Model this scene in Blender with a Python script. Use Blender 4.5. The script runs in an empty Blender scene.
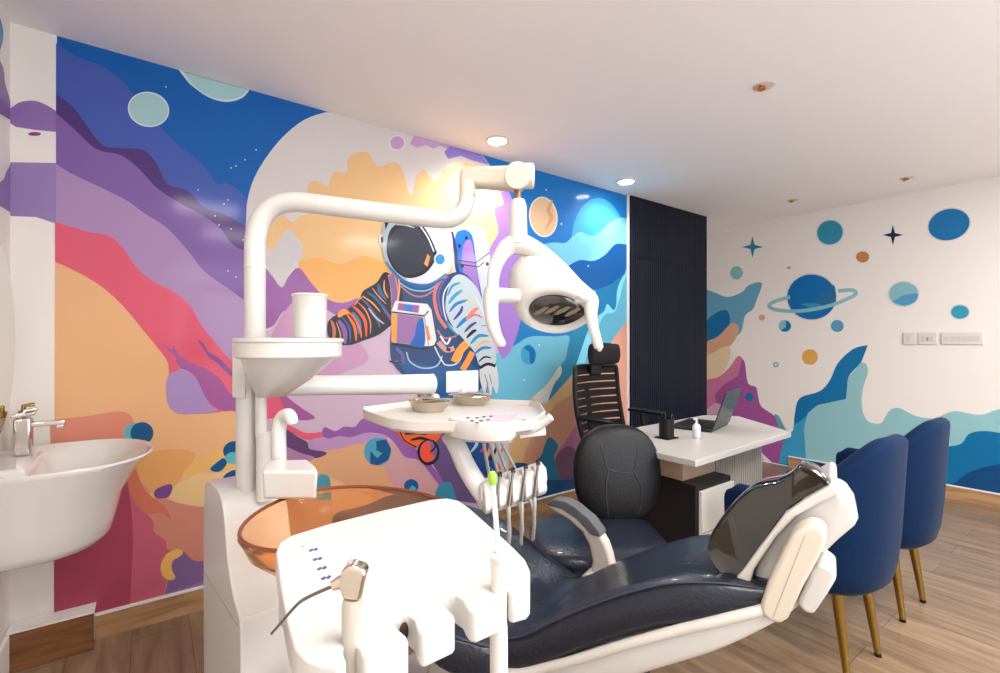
import bpy, bmesh, math, random
from mathutils import Vector, Matrix
from mathutils.geometry import tessellate_polygon
random.seed(4)
SC = bpy.context.scene
COL = SC.collection
PI = math.pi
# ------------------------------------------------------------------ camera
CX, CY, CZ = 0.431, -2.573, 1.232
FPX, HOR = 475.0, 341.0
RT = Vector((0.805, -0.593, 0)).normalized()
FW = Vector((0.593, 0.805, 0)).normalized()
CAM = Vector((CX, CY, CZ))
cd = bpy.data.cameras.new('camera'); cam = bpy.data.objects.new('camera', cd); COL.objects.link(cam)
cam.location = CAM
cam.rotation_euler = (PI/2, 0, math.atan2(FW.y, FW.x) - PI/2)
cd.sensor_width = 36; cd.lens = FPX*36/1000; cd.shift_y = (HOR-336.5)/1000; cd.clip_start = .02
SC.camera = cam
SC.view_settings.view_transform = 'Standard'; SC.view_settings.look = 'None'
SC.view_settings.gamma = 1; SC.view_settings.use_curve_mapping = False
SC.view_settings.exposure = -0.2
SC.cycles.use_denoising = True
SC.cycles.max_bounces = 8

def ray(px, py): return FW + RT*((px-500)/FPX) + Vector((0, 0, (HOR-py)/FPX))
def W(px, py, Y): return CAM + ray(px, py)*Y                  # at forward distance Y
def onZ(px, py, z): return CAM + ray(px, py)*((z-CZ)/ray(px, py).z)
def onA(px, py):                                              # mural wall, y = 0
    d = ray(px, py); return CAM + d*((0-CY)/d.y)
UB = 5.47                                                     # far wall
def onB(px, py):
    d = ray(px, py); return CAM + d*((UB-CX)/d.x)
def onC(px, py):
    d = ray(px, py); return CAM + d*((0-CX)/d.x)
def C2W(X, Y, z=0): return Vector((CX, CY, 0)) + RT*X + FW*Y + Vector((0, 0, z))

# ------------------------------------------------------------------ materials
def lin(c):
    return tuple(((v/255)/12.92 if v/255 <= .04045 else ((v/255+.055)/1.055)**2.4) for v in c)+(1,)
MC = {}
def M(name, rgb=(200, 200, 200), rough=.5, metal=0, bump=0, bscale=60, trans=0, emit=0, coat=0, ior=1.45, vary=0, sheen=0, spec=.5, crough=.03):
    if name in MC: return MC[name]
    m = bpy.data.materials.new(name); m.use_nodes = True
    nt = m.node_tree; b = nt.nodes['Principled BSDF']
    b.inputs['Base Color'].default_value = lin(rgb)
    b.inputs['Roughness'].default_value = rough; b.inputs['Metallic'].default_value = metal
    b.inputs['IOR'].default_value = ior
    b.inputs['Transmission Weight'].default_value = trans; b.inputs['Coat Weight'].default_value = coat
    b.inputs['Specular IOR Level'].default_value = spec; b.inputs['Coat Roughness'].default_value = crough
    if sheen:
        b.inputs['Sheen Weight'].default_value = sheen; b.inputs['Sheen Roughness'].default_value = .4
    if emit:
        b.inputs['Emission Color'].default_value = lin(rgb); b.inputs['Emission Strength'].default_value = emit
    if bump or vary:
        tc = nt.nodes.new('ShaderNodeTexCoord'); nz = nt.nodes.new('ShaderNodeTexNoise')
        nz.inputs['Scale'].default_value = bscale; nz.inputs['Detail'].default_value = 4
        nt.links.new(tc.outputs['Object'], nz.inputs['Vector'])
        if bump:
            bp = nt.nodes.new('ShaderNodeBump'); bp.inputs['Strength'].default_value = bump; bp.inputs['Distance'].default_value = .004
            nt.links.new(nz.outputs['Fac'], bp.inputs['Height']); nt.links.new(bp.outputs['Normal'], b.inputs['Normal'])
        if vary:
            mx = nt.nodes.new('ShaderNodeMixRGB'); mx.inputs[1].default_value = lin([c*(1-vary) for c in rgb]); mx.inputs[2].default_value = lin([min(255, c*(1+vary)) for c in rgb])
            nt.links.new(nz.outputs['Fac'], mx.inputs[0]); nt.links.new(mx.outputs[0], b.inputs['Base Color'])
    MC[name] = m; return m
def P(rgb): return M('paint_%02x%02x%02x' % tuple(rgb), [c*.95 for c in rgb], .6, spec=.25, coat=.24, crough=.1)

def plank_mat():
    m = bpy.data.materials.new('wood_look_tile'); m.use_nodes = True
    nt = m.node_tree; b = nt.nodes['Principled BSDF']; N = nt.nodes.new; L = nt.links.new
    geo = N('ShaderNodeNewGeometry'); mp = N('ShaderNodeMapping'); L(geo.outputs['Position'], mp.inputs[0])
    mp.inputs['Rotation'].default_value = (0, 0, PI/2)
    mp.inputs['Location'].default_value = (.495, .03, 0)
    br = N('ShaderNodeTexBrick'); L(mp.outputs[0], br.inputs[0])
    br.offset = .5; br.inputs['Scale'].default_value = 1; br.inputs['Brick Width'].default_value = 1.2; br.inputs['Row Height'].default_value = .2
    br.inputs['Mortar Size'].default_value = .0016; br.inputs['Mortar Smooth'].default_value = .1
    br.inputs['Color1'].default_value = lin((152, 127, 101)); br.inputs['Color2'].default_value = lin((132, 109, 88)); br.inputs['Mortar'].default_value = lin((105, 82, 62))
    mg = N('ShaderNodeMapping'); mg.inputs['Scale'].default_value = (9, .9, 1); L(geo.outputs['Position'], mg.inputs[0])
    nz = N('ShaderNodeTexNoise'); nz.inputs['Scale'].default_value = 3; nz.inputs['Detail'].default_value = 8; nz.inputs['Distortion'].default_value = .6; L(mg.outputs[0], nz.inputs[0])
    rp = N('ShaderNodeValToRGB'); rp.color_ramp.elements[0].position = .35; rp.color_ramp.elements[0].color = (.55, .52, .5, 1); rp.color_ramp.elements[1].position = .68; rp.color_ramp.elements[1].color = (1.15, 1.12, 1.1, 1)
    L(nz.outputs['Fac'], rp.inputs[0])
    mx = N('ShaderNodeMixRGB'); mx.blend_type = 'MULTIPLY'; mx.inputs[0].default_value = .8
    L(br.outputs['Color'], mx.inputs[1]); L(rp.outputs[0], mx.inputs[2]); L(mx.outputs[0], b.inputs['Base Color'])
    b.inputs['Roughness'].default_value = .33
    return m
def wood_mat(name, c1, c2, axis=0, rough=.45):
    m = bpy.data.materials.new(name); m.use_nodes = True
    nt = m.node_tree; b = nt.nodes['Principled BSDF']; N = nt.nodes.new; L = nt.links.new
    geo = N('ShaderNodeNewGeometry'); mg = N('ShaderNodeMapping'); s = [14, 14, 14]; s[axis] = 1.4; mg.inputs['Scale'].default_value = s
    L(geo.outputs['Position'], mg.inputs[0])
    nz = N('ShaderNodeTexNoise'); nz.inputs['Scale'].default_value = 2.2; nz.inputs['Detail'].default_value = 7; nz.inputs['Distortion'].default_value = .8; L(mg.outputs[0], nz.inputs[0])
    rp = N('ShaderNodeValToRGB'); rp.color_ramp.elements[0].position = .33; rp.color_ramp.elements[0].color = lin(c1); rp.color_ramp.elements[1].position = .66; rp.color_ramp.elements[1].color = lin(c2)
    L(nz.outputs['Fac'], rp.inputs[0]); L(rp.outputs[0], b.inputs['Base Color']); b.inputs['Roughness'].default_value = rough
    return m

WHITE = M('white_enamel', (207, 205, 201), .28, coat=.3)
WHITE2 = M('white_plastic', (214, 210, 203), .35)
CREAM = M('cream_plastic', (214, 204, 188), .4)
CERAMIC = M('white_ceramic', (220, 217, 212), .08, coat=.6)
CHROME = M('chrome', (215, 210, 205), .12, 1)
STEEL = M('brushed_steel', (200, 190, 175), .16, 1)
DSTEEL = M('dark_steel', (110, 105, 100), .3, 1)
GOLD = M('brushed_gold', (168, 138, 74), .2, 1)
LEATHER = M('navy_leather', (27, 33, 46), .3, bump=.5, bscale=90, coat=.15)
LEATHER2 = M('black_leather', (12, 12, 14), .42, bump=.3, bscale=70, spec=.35)
STITCH = M('seam_thread', (58, 62, 74), .6)
HEADPL = M('dark_glossy_cover', (34, 31, 29), .12, bump=.9, bscale=9, coat=.8)
VELVET = M('blue_velvet', (0, 31, 64), .85, bump=.25, bscale=120, sheen=.05, vary=.15, spec=.2)
BLACKP = M('black_plastic', (13, 13, 15), .4, spec=.35)
MESHB = M('black_mesh_fabric', (14, 14, 16), .8)
PANEL = M('navy_black_panel', (11, 17, 34), .45, spec=.35)
ORGL = M('amber_glass', (255, 208, 168), .03, trans=.94, ior=1.12)
GREYH = M('grey_hose', (170, 168, 166), .5)
WALLM = M('wall_white_paint', (232, 226, 219), .6, bump=.03, bscale=200)
CEILM = M('ceiling_paint', (250, 245, 241), .7)

# ------------------------------------------------------------------ builders
def finish(bm, smooth=35):
    bmesh.ops.recalc_face_normals(bm, faces=bm.faces[:])
    return bm
def mk(name, bm, mat, parent=None, smooth=35, bevel=0, seg=3, sub=0, local=True, fix=True):
    """link bm as one mesh object; verts are in the thing's own frame (local) or in the world (local=False)"""
    if fix: bmesh.ops.recalc_face_normals(bm, faces=bm.faces[:])
    root = parent
    if parent is not None and not local:
        while root.parent is not None: root = root.parent
        R = Matrix.Translation(root.location) @ Matrix.Rotation(root.rotation_euler.z, 4, 'Z')
        bm.transform(R.inverted())
    me = bpy.data.meshes.new(name); bm.to_mesh(me); bm.free()
    for p in me.polygons: p.use_smooth = True
    me.set_sharp_from_angle(angle=math.radians(smooth))
    for m in (mat if isinstance(mat, list) else [mat]): me.materials.append(m)
    o = bpy.data.objects.new(name, me); COL.objects.link(o)
    if parent is not None: o.parent = parent
    if bevel:
        b = o.modifiers.new('bevel', 'BEVEL'); b.width = bevel; b.segments = seg; b.limit_method = 'ANGLE'; b.angle_limit = math.radians(40); b.harden_normals = False
    if sub:
        s = o.modifiers.new('sub', 'SUBSURF'); s.levels = sub; s.render_levels = sub
    return o
def thing(name, label, cat, loc=(0, 0, 0), rz=0, group=None):
    o = bpy.data.objects.new(name, None); COL.objects.link(o); o.empty_display_size = .1
    o.location = Vector(loc); o.rotation_euler = (0, 0, rz); o['label'] = label; o['category'] = cat
    if group: o['group'] = group
    return o
def tag(o, label, cat, group=None):
    o['label'] = label; o['category'] = cat
    if group: o['group'] = group
    return o
def struct(name, bm, mat, parent=None, **k):
    o = mk(name, bm, mat, parent, **k)
    if parent is None: o['kind'] = 'structure'
    return o
def settle(o):
    """move a single-mesh thing's origin to the middle of its base"""
    vs = [v.co for v in o.data.vertices]
    c = Vector(((min(v.x for v in vs)+max(v.x for v in vs))/2, (min(v.y for v in vs)+max(v.y for v in vs))/2, min(v.z for v in vs)))
    o.data.transform(Matrix.Translation(-c)); o.location = c
    return o
def nb(): return bmesh.new()
def box(bm, x0, x1, y0, y1, z0, z1, mi=0):
    vs = [bm.verts.new((x, y, z)) for x in (x0, x1) for y in (y0, y1) for z in (z0, z1)]
    for f in ((0, 1, 3, 2), (4, 6, 7, 5), (0, 4, 5, 1), (2, 3, 7, 6), (0, 2, 6, 4), (1, 5, 7, 3)):
        bm.faces.new([vs[i] for i in f]).material_index = mi
    return bm
def B(x0, x1, y0, y1, z0, z1): return box(nb(), x0, x1, y0, y1, z0, z1)
def cat(pts, n=6, closed=False):
    pts = [Vector(p) for p in pts]; out = []; N = len(pts)
    rng = range(N) if closed else range(N-1)
    for i in rng:
        if closed: p0, p1, p2, p3 = pts[i-1], pts[i], pts[(i+1) % N], pts[(i+2) % N]
        else: p0, p1, p2, p3 = pts[max(i-1, 0)], pts[i], pts[i+1], pts[min(i+2, N-1)]
        for k in range(n):
            t = k/n
            out.append(.5*((2*p1)+(p2-p0)*t+(2*p0-5*p1+4*p2-p3)*t*t+(3*p1-p0-3*p2+p3)*t**3))
    if not closed: out.append(pts[-1])
    return out
def ring_faces(bm, a, b):
    n = len(a)
    for i in range(n): bm.faces.new((a[i], a[(i+1) % n], b[(i+1) % n], b[i]))
def tube(bm, pts, r, seg=14, smooth=0, flat=1.0):
    pts = cat(pts, smooth) if smooth else [Vector(p) for p in pts]
    n = len(pts); rs = r if isinstance(r, (list, tuple)) else [r, r]
    def rad(i):
        t = i/(n-1)*(len(rs)-1); k = min(int(t), len(rs)-2); return rs[k]+(rs[k+1]-rs[k])*(t-k)
    up = Vector((0, 0, 1)); prev = None; rings = []
    for i, p in enumerate(pts):
        d = (pts[min(i+1, n-1)]-pts[max(i-1, 0)]).normalized()
        if prev is None:
            s = d.cross(up)
            if s.length < .1: s = d.cross(Vector((1, 0, 0)))
            s.normalize()
        else:
            s = (prev-d*prev.dot(d)).normalized()
        prev = s; q = d.cross(s); R = rad(i)
        rings.append([bm.verts.new(p+s*math.cos(2*PI*k/seg)*R+q*math.sin(2*PI*k/seg)*R*flat) for k in range(seg)])
    for a, b in zip(rings, rings[1:]): ring_faces(bm, a, b)
    bm.faces.new(rings[0]); bm.faces.new(rings[-1]); return bm
def T(pts, r, **k): return tube(nb(), pts, r, **k)
def lathe(bm, prof, c=(0, 0, 0), seg=32, sx=1, sy=1):
    c = Vector(c); rings = []
    for r, z in prof:
        rings.append([bm.verts.new(c+Vector((r*sx*math.cos(2*PI*k/seg), r*sy*math.sin(2*PI*k/seg), z))) for k in range(seg)])
    for a, b in zip(rings, rings[1:]): ring_faces(bm, a, b)
    bm.faces.new(rings[0]); bm.faces.new(rings[-1]); return bm
def Lt(prof, c=(0, 0, 0), **k): return lathe(nb(), prof, c, **k)
def prism(bm, pts, ext, mi=0):
    pts = [Vector(p) for p in pts]; ext = Vector(ext)
    a = [bm.verts.new(p) for p in pts]; b = [bm.verts.new(p+ext) for p in pts]
    tris = tessellate_polygon([pts])
    for t in tris:
        try:
            bm.faces.new([a[i] for i in t]).material_index = mi; bm.faces.new([b[i] for i in reversed(t)]).material_index = mi
        except ValueError: pass
    n = len(pts)
    for i in range(n): bm.faces.new((a[i], a[(i+1) % n], b[(i+1) % n], b[i])).material_index = mi
    # dissolve the flat triangulation so that only outline edges bevel
    bmesh.ops.dissolve_limit(bm, angle_limit=.001, verts=[], edges=[e for e in bm.edges if len(e.link_faces) == 2 and e.link_faces[0].normal.dot(e.link_faces[1].normal) > .9999]) if False else None
    return bm
def Pr(pts, ext): return prism(nb(), pts, ext)
def ngon_prism(pts, ext):
    bm = nb(); pts = [Vector(p) for p in pts]; ext = Vector(ext)
    a = [bm.verts.new(p) for p in pts]; b = [bm.verts.new(p+ext) for p in pts]
    bm.faces.new(a); bm.faces.new(list(reversed(b))); n = len(pts)
    for i in range(n): bm.faces.new((a[i], b[i], b[(i+1) % n], a[(i+1) % n]))
    return bm
def ell(bm, c, rx, ry, rz, nu=24, nv=14, M3=None, e=1.0):
    def pw(v): return math.copysign(abs(v)**e, v)
    c = Vector(c); rings = []
    for j in range(1, nv):
        ph = PI*j/nv
        ring = []
        for k in range(nu):
            th = 2*PI*k/nu
            v = Vector((rx*pw(math.cos(th))*pw(math.sin(ph)), ry*pw(math.sin(th))*pw(math.sin(ph)), rz*pw(math.cos(ph))))
            ring.append(bm.verts.new(c+(M3 @ v if M3 else v)))
        rings.append(ring)
    for a, b in zip(rings, rings[1:]): ring_faces(bm, a, b)
    for ring, s in ((rings[0], 1), (rings[-1], -1)):
        v = Vector((0, 0, s*rz)); t = bm.verts.new(c+(M3 @ v if M3 else v))
        for k in range(nu): bm.faces.new((ring[k], ring[(k+1) % nu], t))
    return bm
def loft(bm, rings, cap=True):
    R = [[bm.verts.new(p) for p in r] for r in rings]
    for a, b in zip(R, R[1:]): ring_faces(bm, a, b)
    if cap: bm.faces.new(R[0]); bm.faces.new(R[-1])
    return bm
def dup(root, loc, rz=None, label=None):
    r = root.copy(); COL.objects.link(r); r.location = Vector(loc)
    if rz is not None: r.rotation_euler = (0, 0, rz)
    if label: r['label'] = label
    for ch in root.children:
        c = ch.copy(); COL.objects.link(c); c.parent = r
        for g in ch.children:
            d = g.copy(); COL.objects.link(d); d.parent = c
    return r
# ------------------------------------------------------------------ room shell
H = 2.45; VR = -4.3; PE = 4.82; PS = 3.66
FLOOR = plank_mat()
OAK = wood_mat('oak_skirting', (150, 112, 76), (190, 150, 108), 0)
OAK_Y = wood_mat('oak_skirting_far', (150, 112, 76), (190, 150, 108), 1)
DWOOD = wood_mat('dark_oak', (96, 58, 30), (140, 92, 54), 0)
struct('floor', B(-.1, UB+.1, VR-.1, .7, -.1, 0), FLOOR)
struct('ceiling', B(-.1, UB+.1, VR-.1, .7, H, H+.1), CEILM)
wa = struct('wall_back', B(-.1, PE, 0, .1, 0, H), WALLM)
wb = struct('wall_right', B(UB, UB+.1, VR, .7, 0, H), WALLM)
wc = struct('wall_left', B(-.1, 0, VR, 0, 0, H), WALLM)
struct('wall_rear', B(-.1, UB+.1, VR-.1, VR, 0, H), WALLM)
struct('wall_recess', B(PE-.1, UB, .6, .7, 0, H), WALLM)
struct('wall_recess_side', B(PE-.1, PE, .1, .6, 0, H), WALLM)
o = struct('baseboard_back', B(.25, PS, -.012, 0, 0, .1), OAK)
TRIM = M('white_trim', (238, 236, 232), .5)
struct('trim_1', B(.25, PS, -.016, -.001, .1, .108), TRIM)
struct('baseboard_right', B(UB-.012, UB, VR, -.505, 0, .1), OAK_Y)
struct('trim_2', B(UB-.016, UB-.001, VR, -.505, .1, .108), TRIM)
struct('baseboard_left', B(0, .014, VR, -.09, 0, .15), TRIM, bevel=.004)
struct('trim_3', B(PS-.014, PS-.006, -.02, 0, 0, H), TRIM)
# low boxed ledge in the corner under the basin
lg = thing('boxed_ledge', 'low dark wood boxed ledge with white top in the corner under the basin', 'ledge', (.125, -.043, 0))
mk('wood_facing', B(-.123, .125, -.043, -.028, 0, .146), DWOOD, lg)
mk('ledge_body', B(-.123, .12, -.028, .041, 0, .146), TRIM, lg)
mk('ledge_top', B(-.123, .127, -.045, .041, .146, .154), TRIM, lg, bevel=.001)

# ------------------------------------------------------------------ murals
class Mural:
    def __init__(s, proj, nrm, umin, umax, zmin, zmax, ax):
        s.bm = nb(); s.mats = []; s.proj = proj; s.n = Vector(nrm); s.k = 0; s.lim = (umin, umax, zmin, zmax); s.ax = ax
    def mi(s, c):
        m = P(c)
        if m not in s.mats: s.mats.append(m)
        return s.mats.index(m)
    def raw(s, pts3, c, zmin=None):
        a, b, z0, z1 = s.lim; s.k += 1
        if zmin is not None: z0 = zmin
        out = []
        for p in pts3:
            p = Vector(p); p[s.ax] = min(max(p[s.ax], a), b); p.z = min(max(p.z, z0), z1)
            p = p+s.n*(.0008+.00003*s.k)
            if not out or (p-out[-1]).length > 1e-5: out.append(p)
        if (out[0]-out[-1]).length < 1e-5: out.pop()
        if len(out) < 3: return
        vs = [s.bm.verts.new(p) for p in out]; i = s.mi(c)
        for t in tessellate_polygon([out]):
            try: f = s.bm.faces.new([vs[j] for j in t]); f.material_index = i
            except ValueError: continue
            f.normal_update()
            if f.normal.dot(s.n) < 0: f.normal_flip()
    def poly(s, pts, c, sm=4, zmin=None):
        pts = [Vector((x, y, 0)) for x, y in pts]
        if sm: pts = cat(pts, sm, True)
        s.raw([s.proj(p.x, p.y) for p in pts], c, zmin)
    def mix(s, smooth, straight, c, zmin=None):
        """outline = smooth open run, then straight corners"""
        pts = cat([(x, y, 0) for x, y in smooth], 4)+[Vector((x, y, 0)) for x, y in straight]
        s.raw([s.proj(p.x, p.y) for p in pts], c, zmin)
    def el(s, cx, cy, rx, ry, c, tilt=0, halo=None, a0=0, a1=2*PI):
        def E(k):
            out = []
            n = 36
            for i in range(n+1 if a1-a0 < 6 else n):
                t = a0+(a1-a0)*i/n; x = (rx+k)*math.cos(t); y = (ry+k)*math.sin(t)
                out.append((cx+x*math.cos(tilt)-y*math.sin(tilt), cy+x*math.sin(tilt)+y*math.cos(tilt)))
            return out
        if halo: s.poly(E(1.3), halo, 0)
        s.poly(E(0), c, 0)
    def line(s, pts, w, c, sm=5, taper=False):
        pts = cat([(x, y, 0) for x, y in pts], sm) if sm else [Vector((x, y, 0)) for x, y in pts]
        L, R = [], []; n = len(pts)
        for i, p in enumerate(pts):
            d = (pts[min(i+1, n-1)]-pts[max(i-1, 0)]); d = d.normalized() if d.length else Vector((1, 0, 0))
            q = Vector((-d.y, d.x, 0)); ww = w/2*(math.sin(PI*(i+.5)/n)**.6 if taper else 1)
            L.append(p+q*ww); R.append(p-q*ww)
        s.raw([s.proj(p.x, p.y) for p in L+R[::-1]], c)

A = Mural(onA, (0, -1, 0), 0, PS-.019, .109, H-.001, 0)
XL = 57
def LB(x, y0=621): return (x, y0)
WHT = (226, 222, 220)
ROYAL = (0, 94, 176); PERI = (68, 92, 176); DPUR = (82, 52, 122); MPUR = (132, 98, 168); LPUR = (176, 142, 188)
PINK = (226, 92, 118); PEACH = (236, 182, 132); MAG = (166, 92, 156); LAV = (172, 144, 198)
bottom = [(250, 640), (54, 680)]
# left field
A.poly([(XL, 35), (640, 200), (640, 560), (54, 700)], (206, 178, 198), 0)                                    # ground tone of the middle
A.mix([(330, 109), (304, 120), (280, 140), (260, 167), (250, 191), (245, 219), (243, 260), (243, 300), (262, 330), (275, 325), (281, 311), (294, 306), (330, 308), (372, 296), (500, 300)], [(640, 300), (640, 140)], (214, 208, 206))     # pale moon field
A.mix([(330, 111), (304, 120), (280, 140), (260, 167), (249.5, 191), (245.4, 219), (244, 262)], [(56, 262), (XL, 35)], ROYAL)
A.mix([(56, 43), (75, 56), (99, 65), (120, 79), (137, 99), (161, 128), (178, 145), (202, 164), (217, 184), (226, 183), (236, 188), (247, 200)], [(244, 262), (56, 262)], PERI)
A.mix([(56, 94), (72, 106), (85, 123), (102, 145), (120, 148), (143, 150), (157, 164), (167, 184), (188, 191), (205, 208), (226, 215), (245, 226)], [(243, 300), (56, 300)], DPUR)
A.mix([(56, 113), (75, 130), (96, 149), (120, 155), (137, 167), (157, 188), (178, 202), (200, 214), (219, 227), (232, 244), (245, 251)], [(243, 380), (56, 300)], MPUR)
A.mix([(56, 164), (72, 174), (102, 188), (126, 200), (144, 213), (167, 228), (188, 251), (205, 272), (229, 289), (245, 301)], [(262, 400), (56, 400)], LPUR)
A.mix([(55, 222), (68, 226), (89, 232), (109, 236), (123, 248), (137, 268), (154, 282), (174, 292), (190, 306), (202, 326), (219, 347), (232, 361), (262, 380), (284, 394), (296, 412), (262, 420)], [(240, 420), (55, 420)], PINK)
A.mix([(55, 261.5), (79, 273), (102, 287), (123, 306), (143, 330), (157, 347), (167, 361), (169, 374), (172, 410), (200, 414), (235, 411), (262, 420)], [(262, 640), (54, 690)], PEACH)
A.poly([(161, 345), (172, 349), (174, 345), (179, 355), (191, 363), (206, 368.5), (220, 379), (229, 392), (240, 400), (262, 402), (262, 416), (233, 411), (223, 410.5), (211, 404), (202, 392), (197, 379), (191, 372), (182, 368.5), (177, 363), (175, 356), (168, 350)], MAG)
A.poly([(197.6, 340), (203, 343), (209, 352), (220, 359), (229, 368), (244, 380), (240, 382), (227, 373), (216, 362), (209, 357), (202, 347)], (140, 84, 146))
A.poly([(172, 373), (182, 369), (191, 373), (198, 381), (203, 393), (211, 405), (218, 410.5), (202, 413.5), (182, 413.5), (172, 410.5), (167, 401), (166, 386), (168, 376)], LAV)
# lower left
A.mix([(50, 420), (68, 418), (87, 416), (108, 412.5), (122, 411.5), (131, 416), (137, 430), (141, 450), (150, 470)], [(150, 520), (54, 560)], (226, 142, 118))
A.mix([(135, 462), (160, 450), (195, 453), (182, 476), (172, 490), (165, 500), (150, 492)], [(140, 480)], (230, 168, 100))
A.poly([(182, 475), (196, 460), (216, 450), (240, 444), (262, 444), (262, 474), (211, 471), (198, 474)], (238, 186, 110))
A.poly([(173, 488), (186, 480), (198, 474), (221, 473), (262, 463), (262, 512), (208, 507), (180, 503), (170, 498)], (236, 200, 142))
A.mix([(155, 498), (170, 500), (183, 504), (206, 507), (262, 505)], [(262, 640), (150, 640), (150, 500)], (216, 142, 124))
A.mix([(120, 470), (133, 485), (145, 511), (153, 521), (154, 532), (165, 540), (167, 549), (172, 552), (168, 575), (163, 600)], [(163, 640), (100, 660), (54, 640), (54, 500)], (206, 98, 124))
A.mix([(54, 470), (100, 474), (122, 470), (130, 500), (133, 535), (132, 566), (130, 601)], [(130, 640), (54, 690)], (176, 70, 98))
A.poly([(133, 466), (145, 490), (158, 501), (166, 508), (171, 519), (160, 513), (148, 514), (135, 503), (128, 482)], (216, 120, 92))
A.mix([(163, 600), (167, 585), (172, 564), (182, 551), (193, 560), (208, 561), (262, 560)], [(262, 640), (160, 640)], (134, 102, 158))
A.poly([(183, 552), (177, 549), (167, 553.6), (161, 564), (162, 575), (169, 580), (175.5, 577.6), (172, 570), (172, 561), (179, 557)], (246, 194, 104))
A.poly([(154, 493), (158, 488), (170.5, 484), (172, 490.5), (167, 497.6), (156.6, 498)], (120, 72, 140))
A.poly([(210, 469), (216, 463), (223.5, 458), (227, 463), (222, 470), (216, 472)], (10, 88, 146))
A.el(235, 451, 12, 10, (10, 80, 138)); A.el(233, 458, 8, 6, (96, 184, 198)); A.poly([(223, 477), (233, 470), (246, 472), (240, 482), (230, 480)], (18, 82, 140))
A.el(135, 433, 11, 10, (98, 184, 196)); A.el(142, 433, 11.5, 11, (14, 86, 140))
A.el(148.5, 109.5, 19.5, 16.2, (166, 206, 206), .2, halo=(214, 226, 228))
A.mix([(178, 69), (184, 77), (191, 85), (208, 97), (226, 102), (242, 98), (251, 88)], [(251, 80), (215, 60)], (214, 226, 228))
A.mix([(180, 66), (192, 84), (208, 95.5), (226, 100), (242, 96), (249, 87)], [(249, 80), (215, 60)], (166, 206, 206))
for x, y in ((166, 87), (236, 166), (231, 168), (245, 160), (219, 225), (231, 229), (228, 200), (224, 204), (215, 216), (243, 240), (228, 271), (236, 277), (198, 190), (256, 150)):
    A.el(x, y, .7, .7, (225, 235, 245))
# middle: cloud
OR1 = (234, 190, 136); OR2 = (238, 176, 100)
A.poly([(306, 194), (308, 185.6), (313.5, 181), (320, 182), (328, 187), (330.7, 177), (336, 171.7), (343, 173), (348, 171), (347, 161), (352.7, 154.5), (361, 152), (369, 153.7), (373, 161), (379, 167), (389.6, 163), (399.4, 165), (405, 177), (408.4, 191.5), (412.5, 194.8), (415, 181.7), (419, 172.7), (424, 170), (430, 177), (437, 181), (444, 170), (455, 164), (470, 163), (486, 172), (500, 185), (503, 195), (499, 209), (493, 208), (497, 216), (502, 226), (494, 240), (486, 252), (440, 290), (372, 292), (357, 298), (340, 303), (326, 298), (312, 284), (299, 270), (300, 257), (303, 246), (296, 236), (288, 229), (280, 238), (271, 252), (266, 240), (268, 226), (284, 214)], OR1)
A.mix([(299, 262), (318, 258), (340, 264), (362, 256), (384, 262)], [(400, 290), (372, 292), (357, 298), (340, 303), (326, 298), (312, 284), (299, 272)], OR2)
A.poly([(284, 214), (292, 222), (300, 216), (308, 214), (304, 207), (290, 208)], (214, 208, 206))
A.poly([(271, 252), (280, 238), (288, 230), (300, 243), (302, 257), (293.5, 263.5), (288, 276), (281.5, 287.5), (271, 275.5), (264, 263.5)], (206, 202, 202))
A.poly([(264, 270), (272, 276), (281.5, 287.5), (289, 276), (299, 268), (312, 284), (326, 298), (343, 303), (366, 296), (372, 306), (345, 318), (318, 305), (300, 306), (290, 309), (281.5, 313), (273, 326), (262, 326), (258, 300)], (156, 98, 164))
A.poly([(296, 300), (320, 306), (332, 330), (345, 330), (362, 345), (368, 360), (350, 370), (325, 378), (290, 376), (270, 350), (276, 326)], (200, 150, 186))
A.mix([(410, 144), (414, 135)], [(450, 144), (447, 149), (440, 146), (433, 149), (426, 145), (417, 148)], (200, 160, 204))
A.el(397, 143, 7, 6.6, (198, 156, 200), halo=(230, 222, 230))
A.poly([(450, 145), (481, 154), (489, 165), (470, 160), (461, 156), (448, 159), (444, 152)], (146, 122, 204), 0)
# right: sky and hills
A.mix([(481, 154), (488, 163), (500, 182), (507, 190), (517, 212), (527, 243)], [(528, 400), (640, 400), (640, 190)], (0, 112, 190))
A.el(598, 244, 27, 46, (60, 160, 208))  # planet disc; its pale cyan has lamp light put into the colour
A.mix([(500, 244), (527, 243), (536, 245), (554, 242.5), (565, 243), (572, 237), (580, 232), (590, 236), (598, 233.5), (608, 224), (617.6, 218), (632, 219)], [(640, 520), (500, 520)], (116, 194, 216))
A.mix([(545, 290), (556, 276), (568, 266), (580, 260), (593, 261), (604.6, 255), (614, 245), (621, 243.7), (632, 246)], [(632, 268), (623, 275), (611, 284), (599, 290), (584, 292), (560, 296)], (0, 88, 160))
A.mix([(632, 266), (622.5, 277), (617, 290), (616, 305), (613, 310), (607, 304), (604, 311), (597, 316), (590, 318), (584, 330), (575, 322)], [(575, 290), (599, 289), (611, 284), (623, 275)], (16, 124, 178))
A.mix([(632, 270), (624, 280), (619, 300), (614, 312), (606, 314), (600, 322), (590, 345), (584, 365)], [(640, 500)], (92, 174, 202))
A.mix([(512, 330), (518, 306), (530, 285), (560, 285), (590, 300), (598, 316), (588, 330), (573, 372), (560, 390), (548, 400), (540, 392)], [(548, 384), (568, 337), (536, 336), (526, 338), (516, 344.5), (505, 350)], (24, 130, 168))
A.mix([(505, 352), (510, 338), (516, 318), (530, 300), (575, 305)], [(572, 336), (536, 336), (526, 338), (516, 344.5)], (4, 116, 182))
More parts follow.
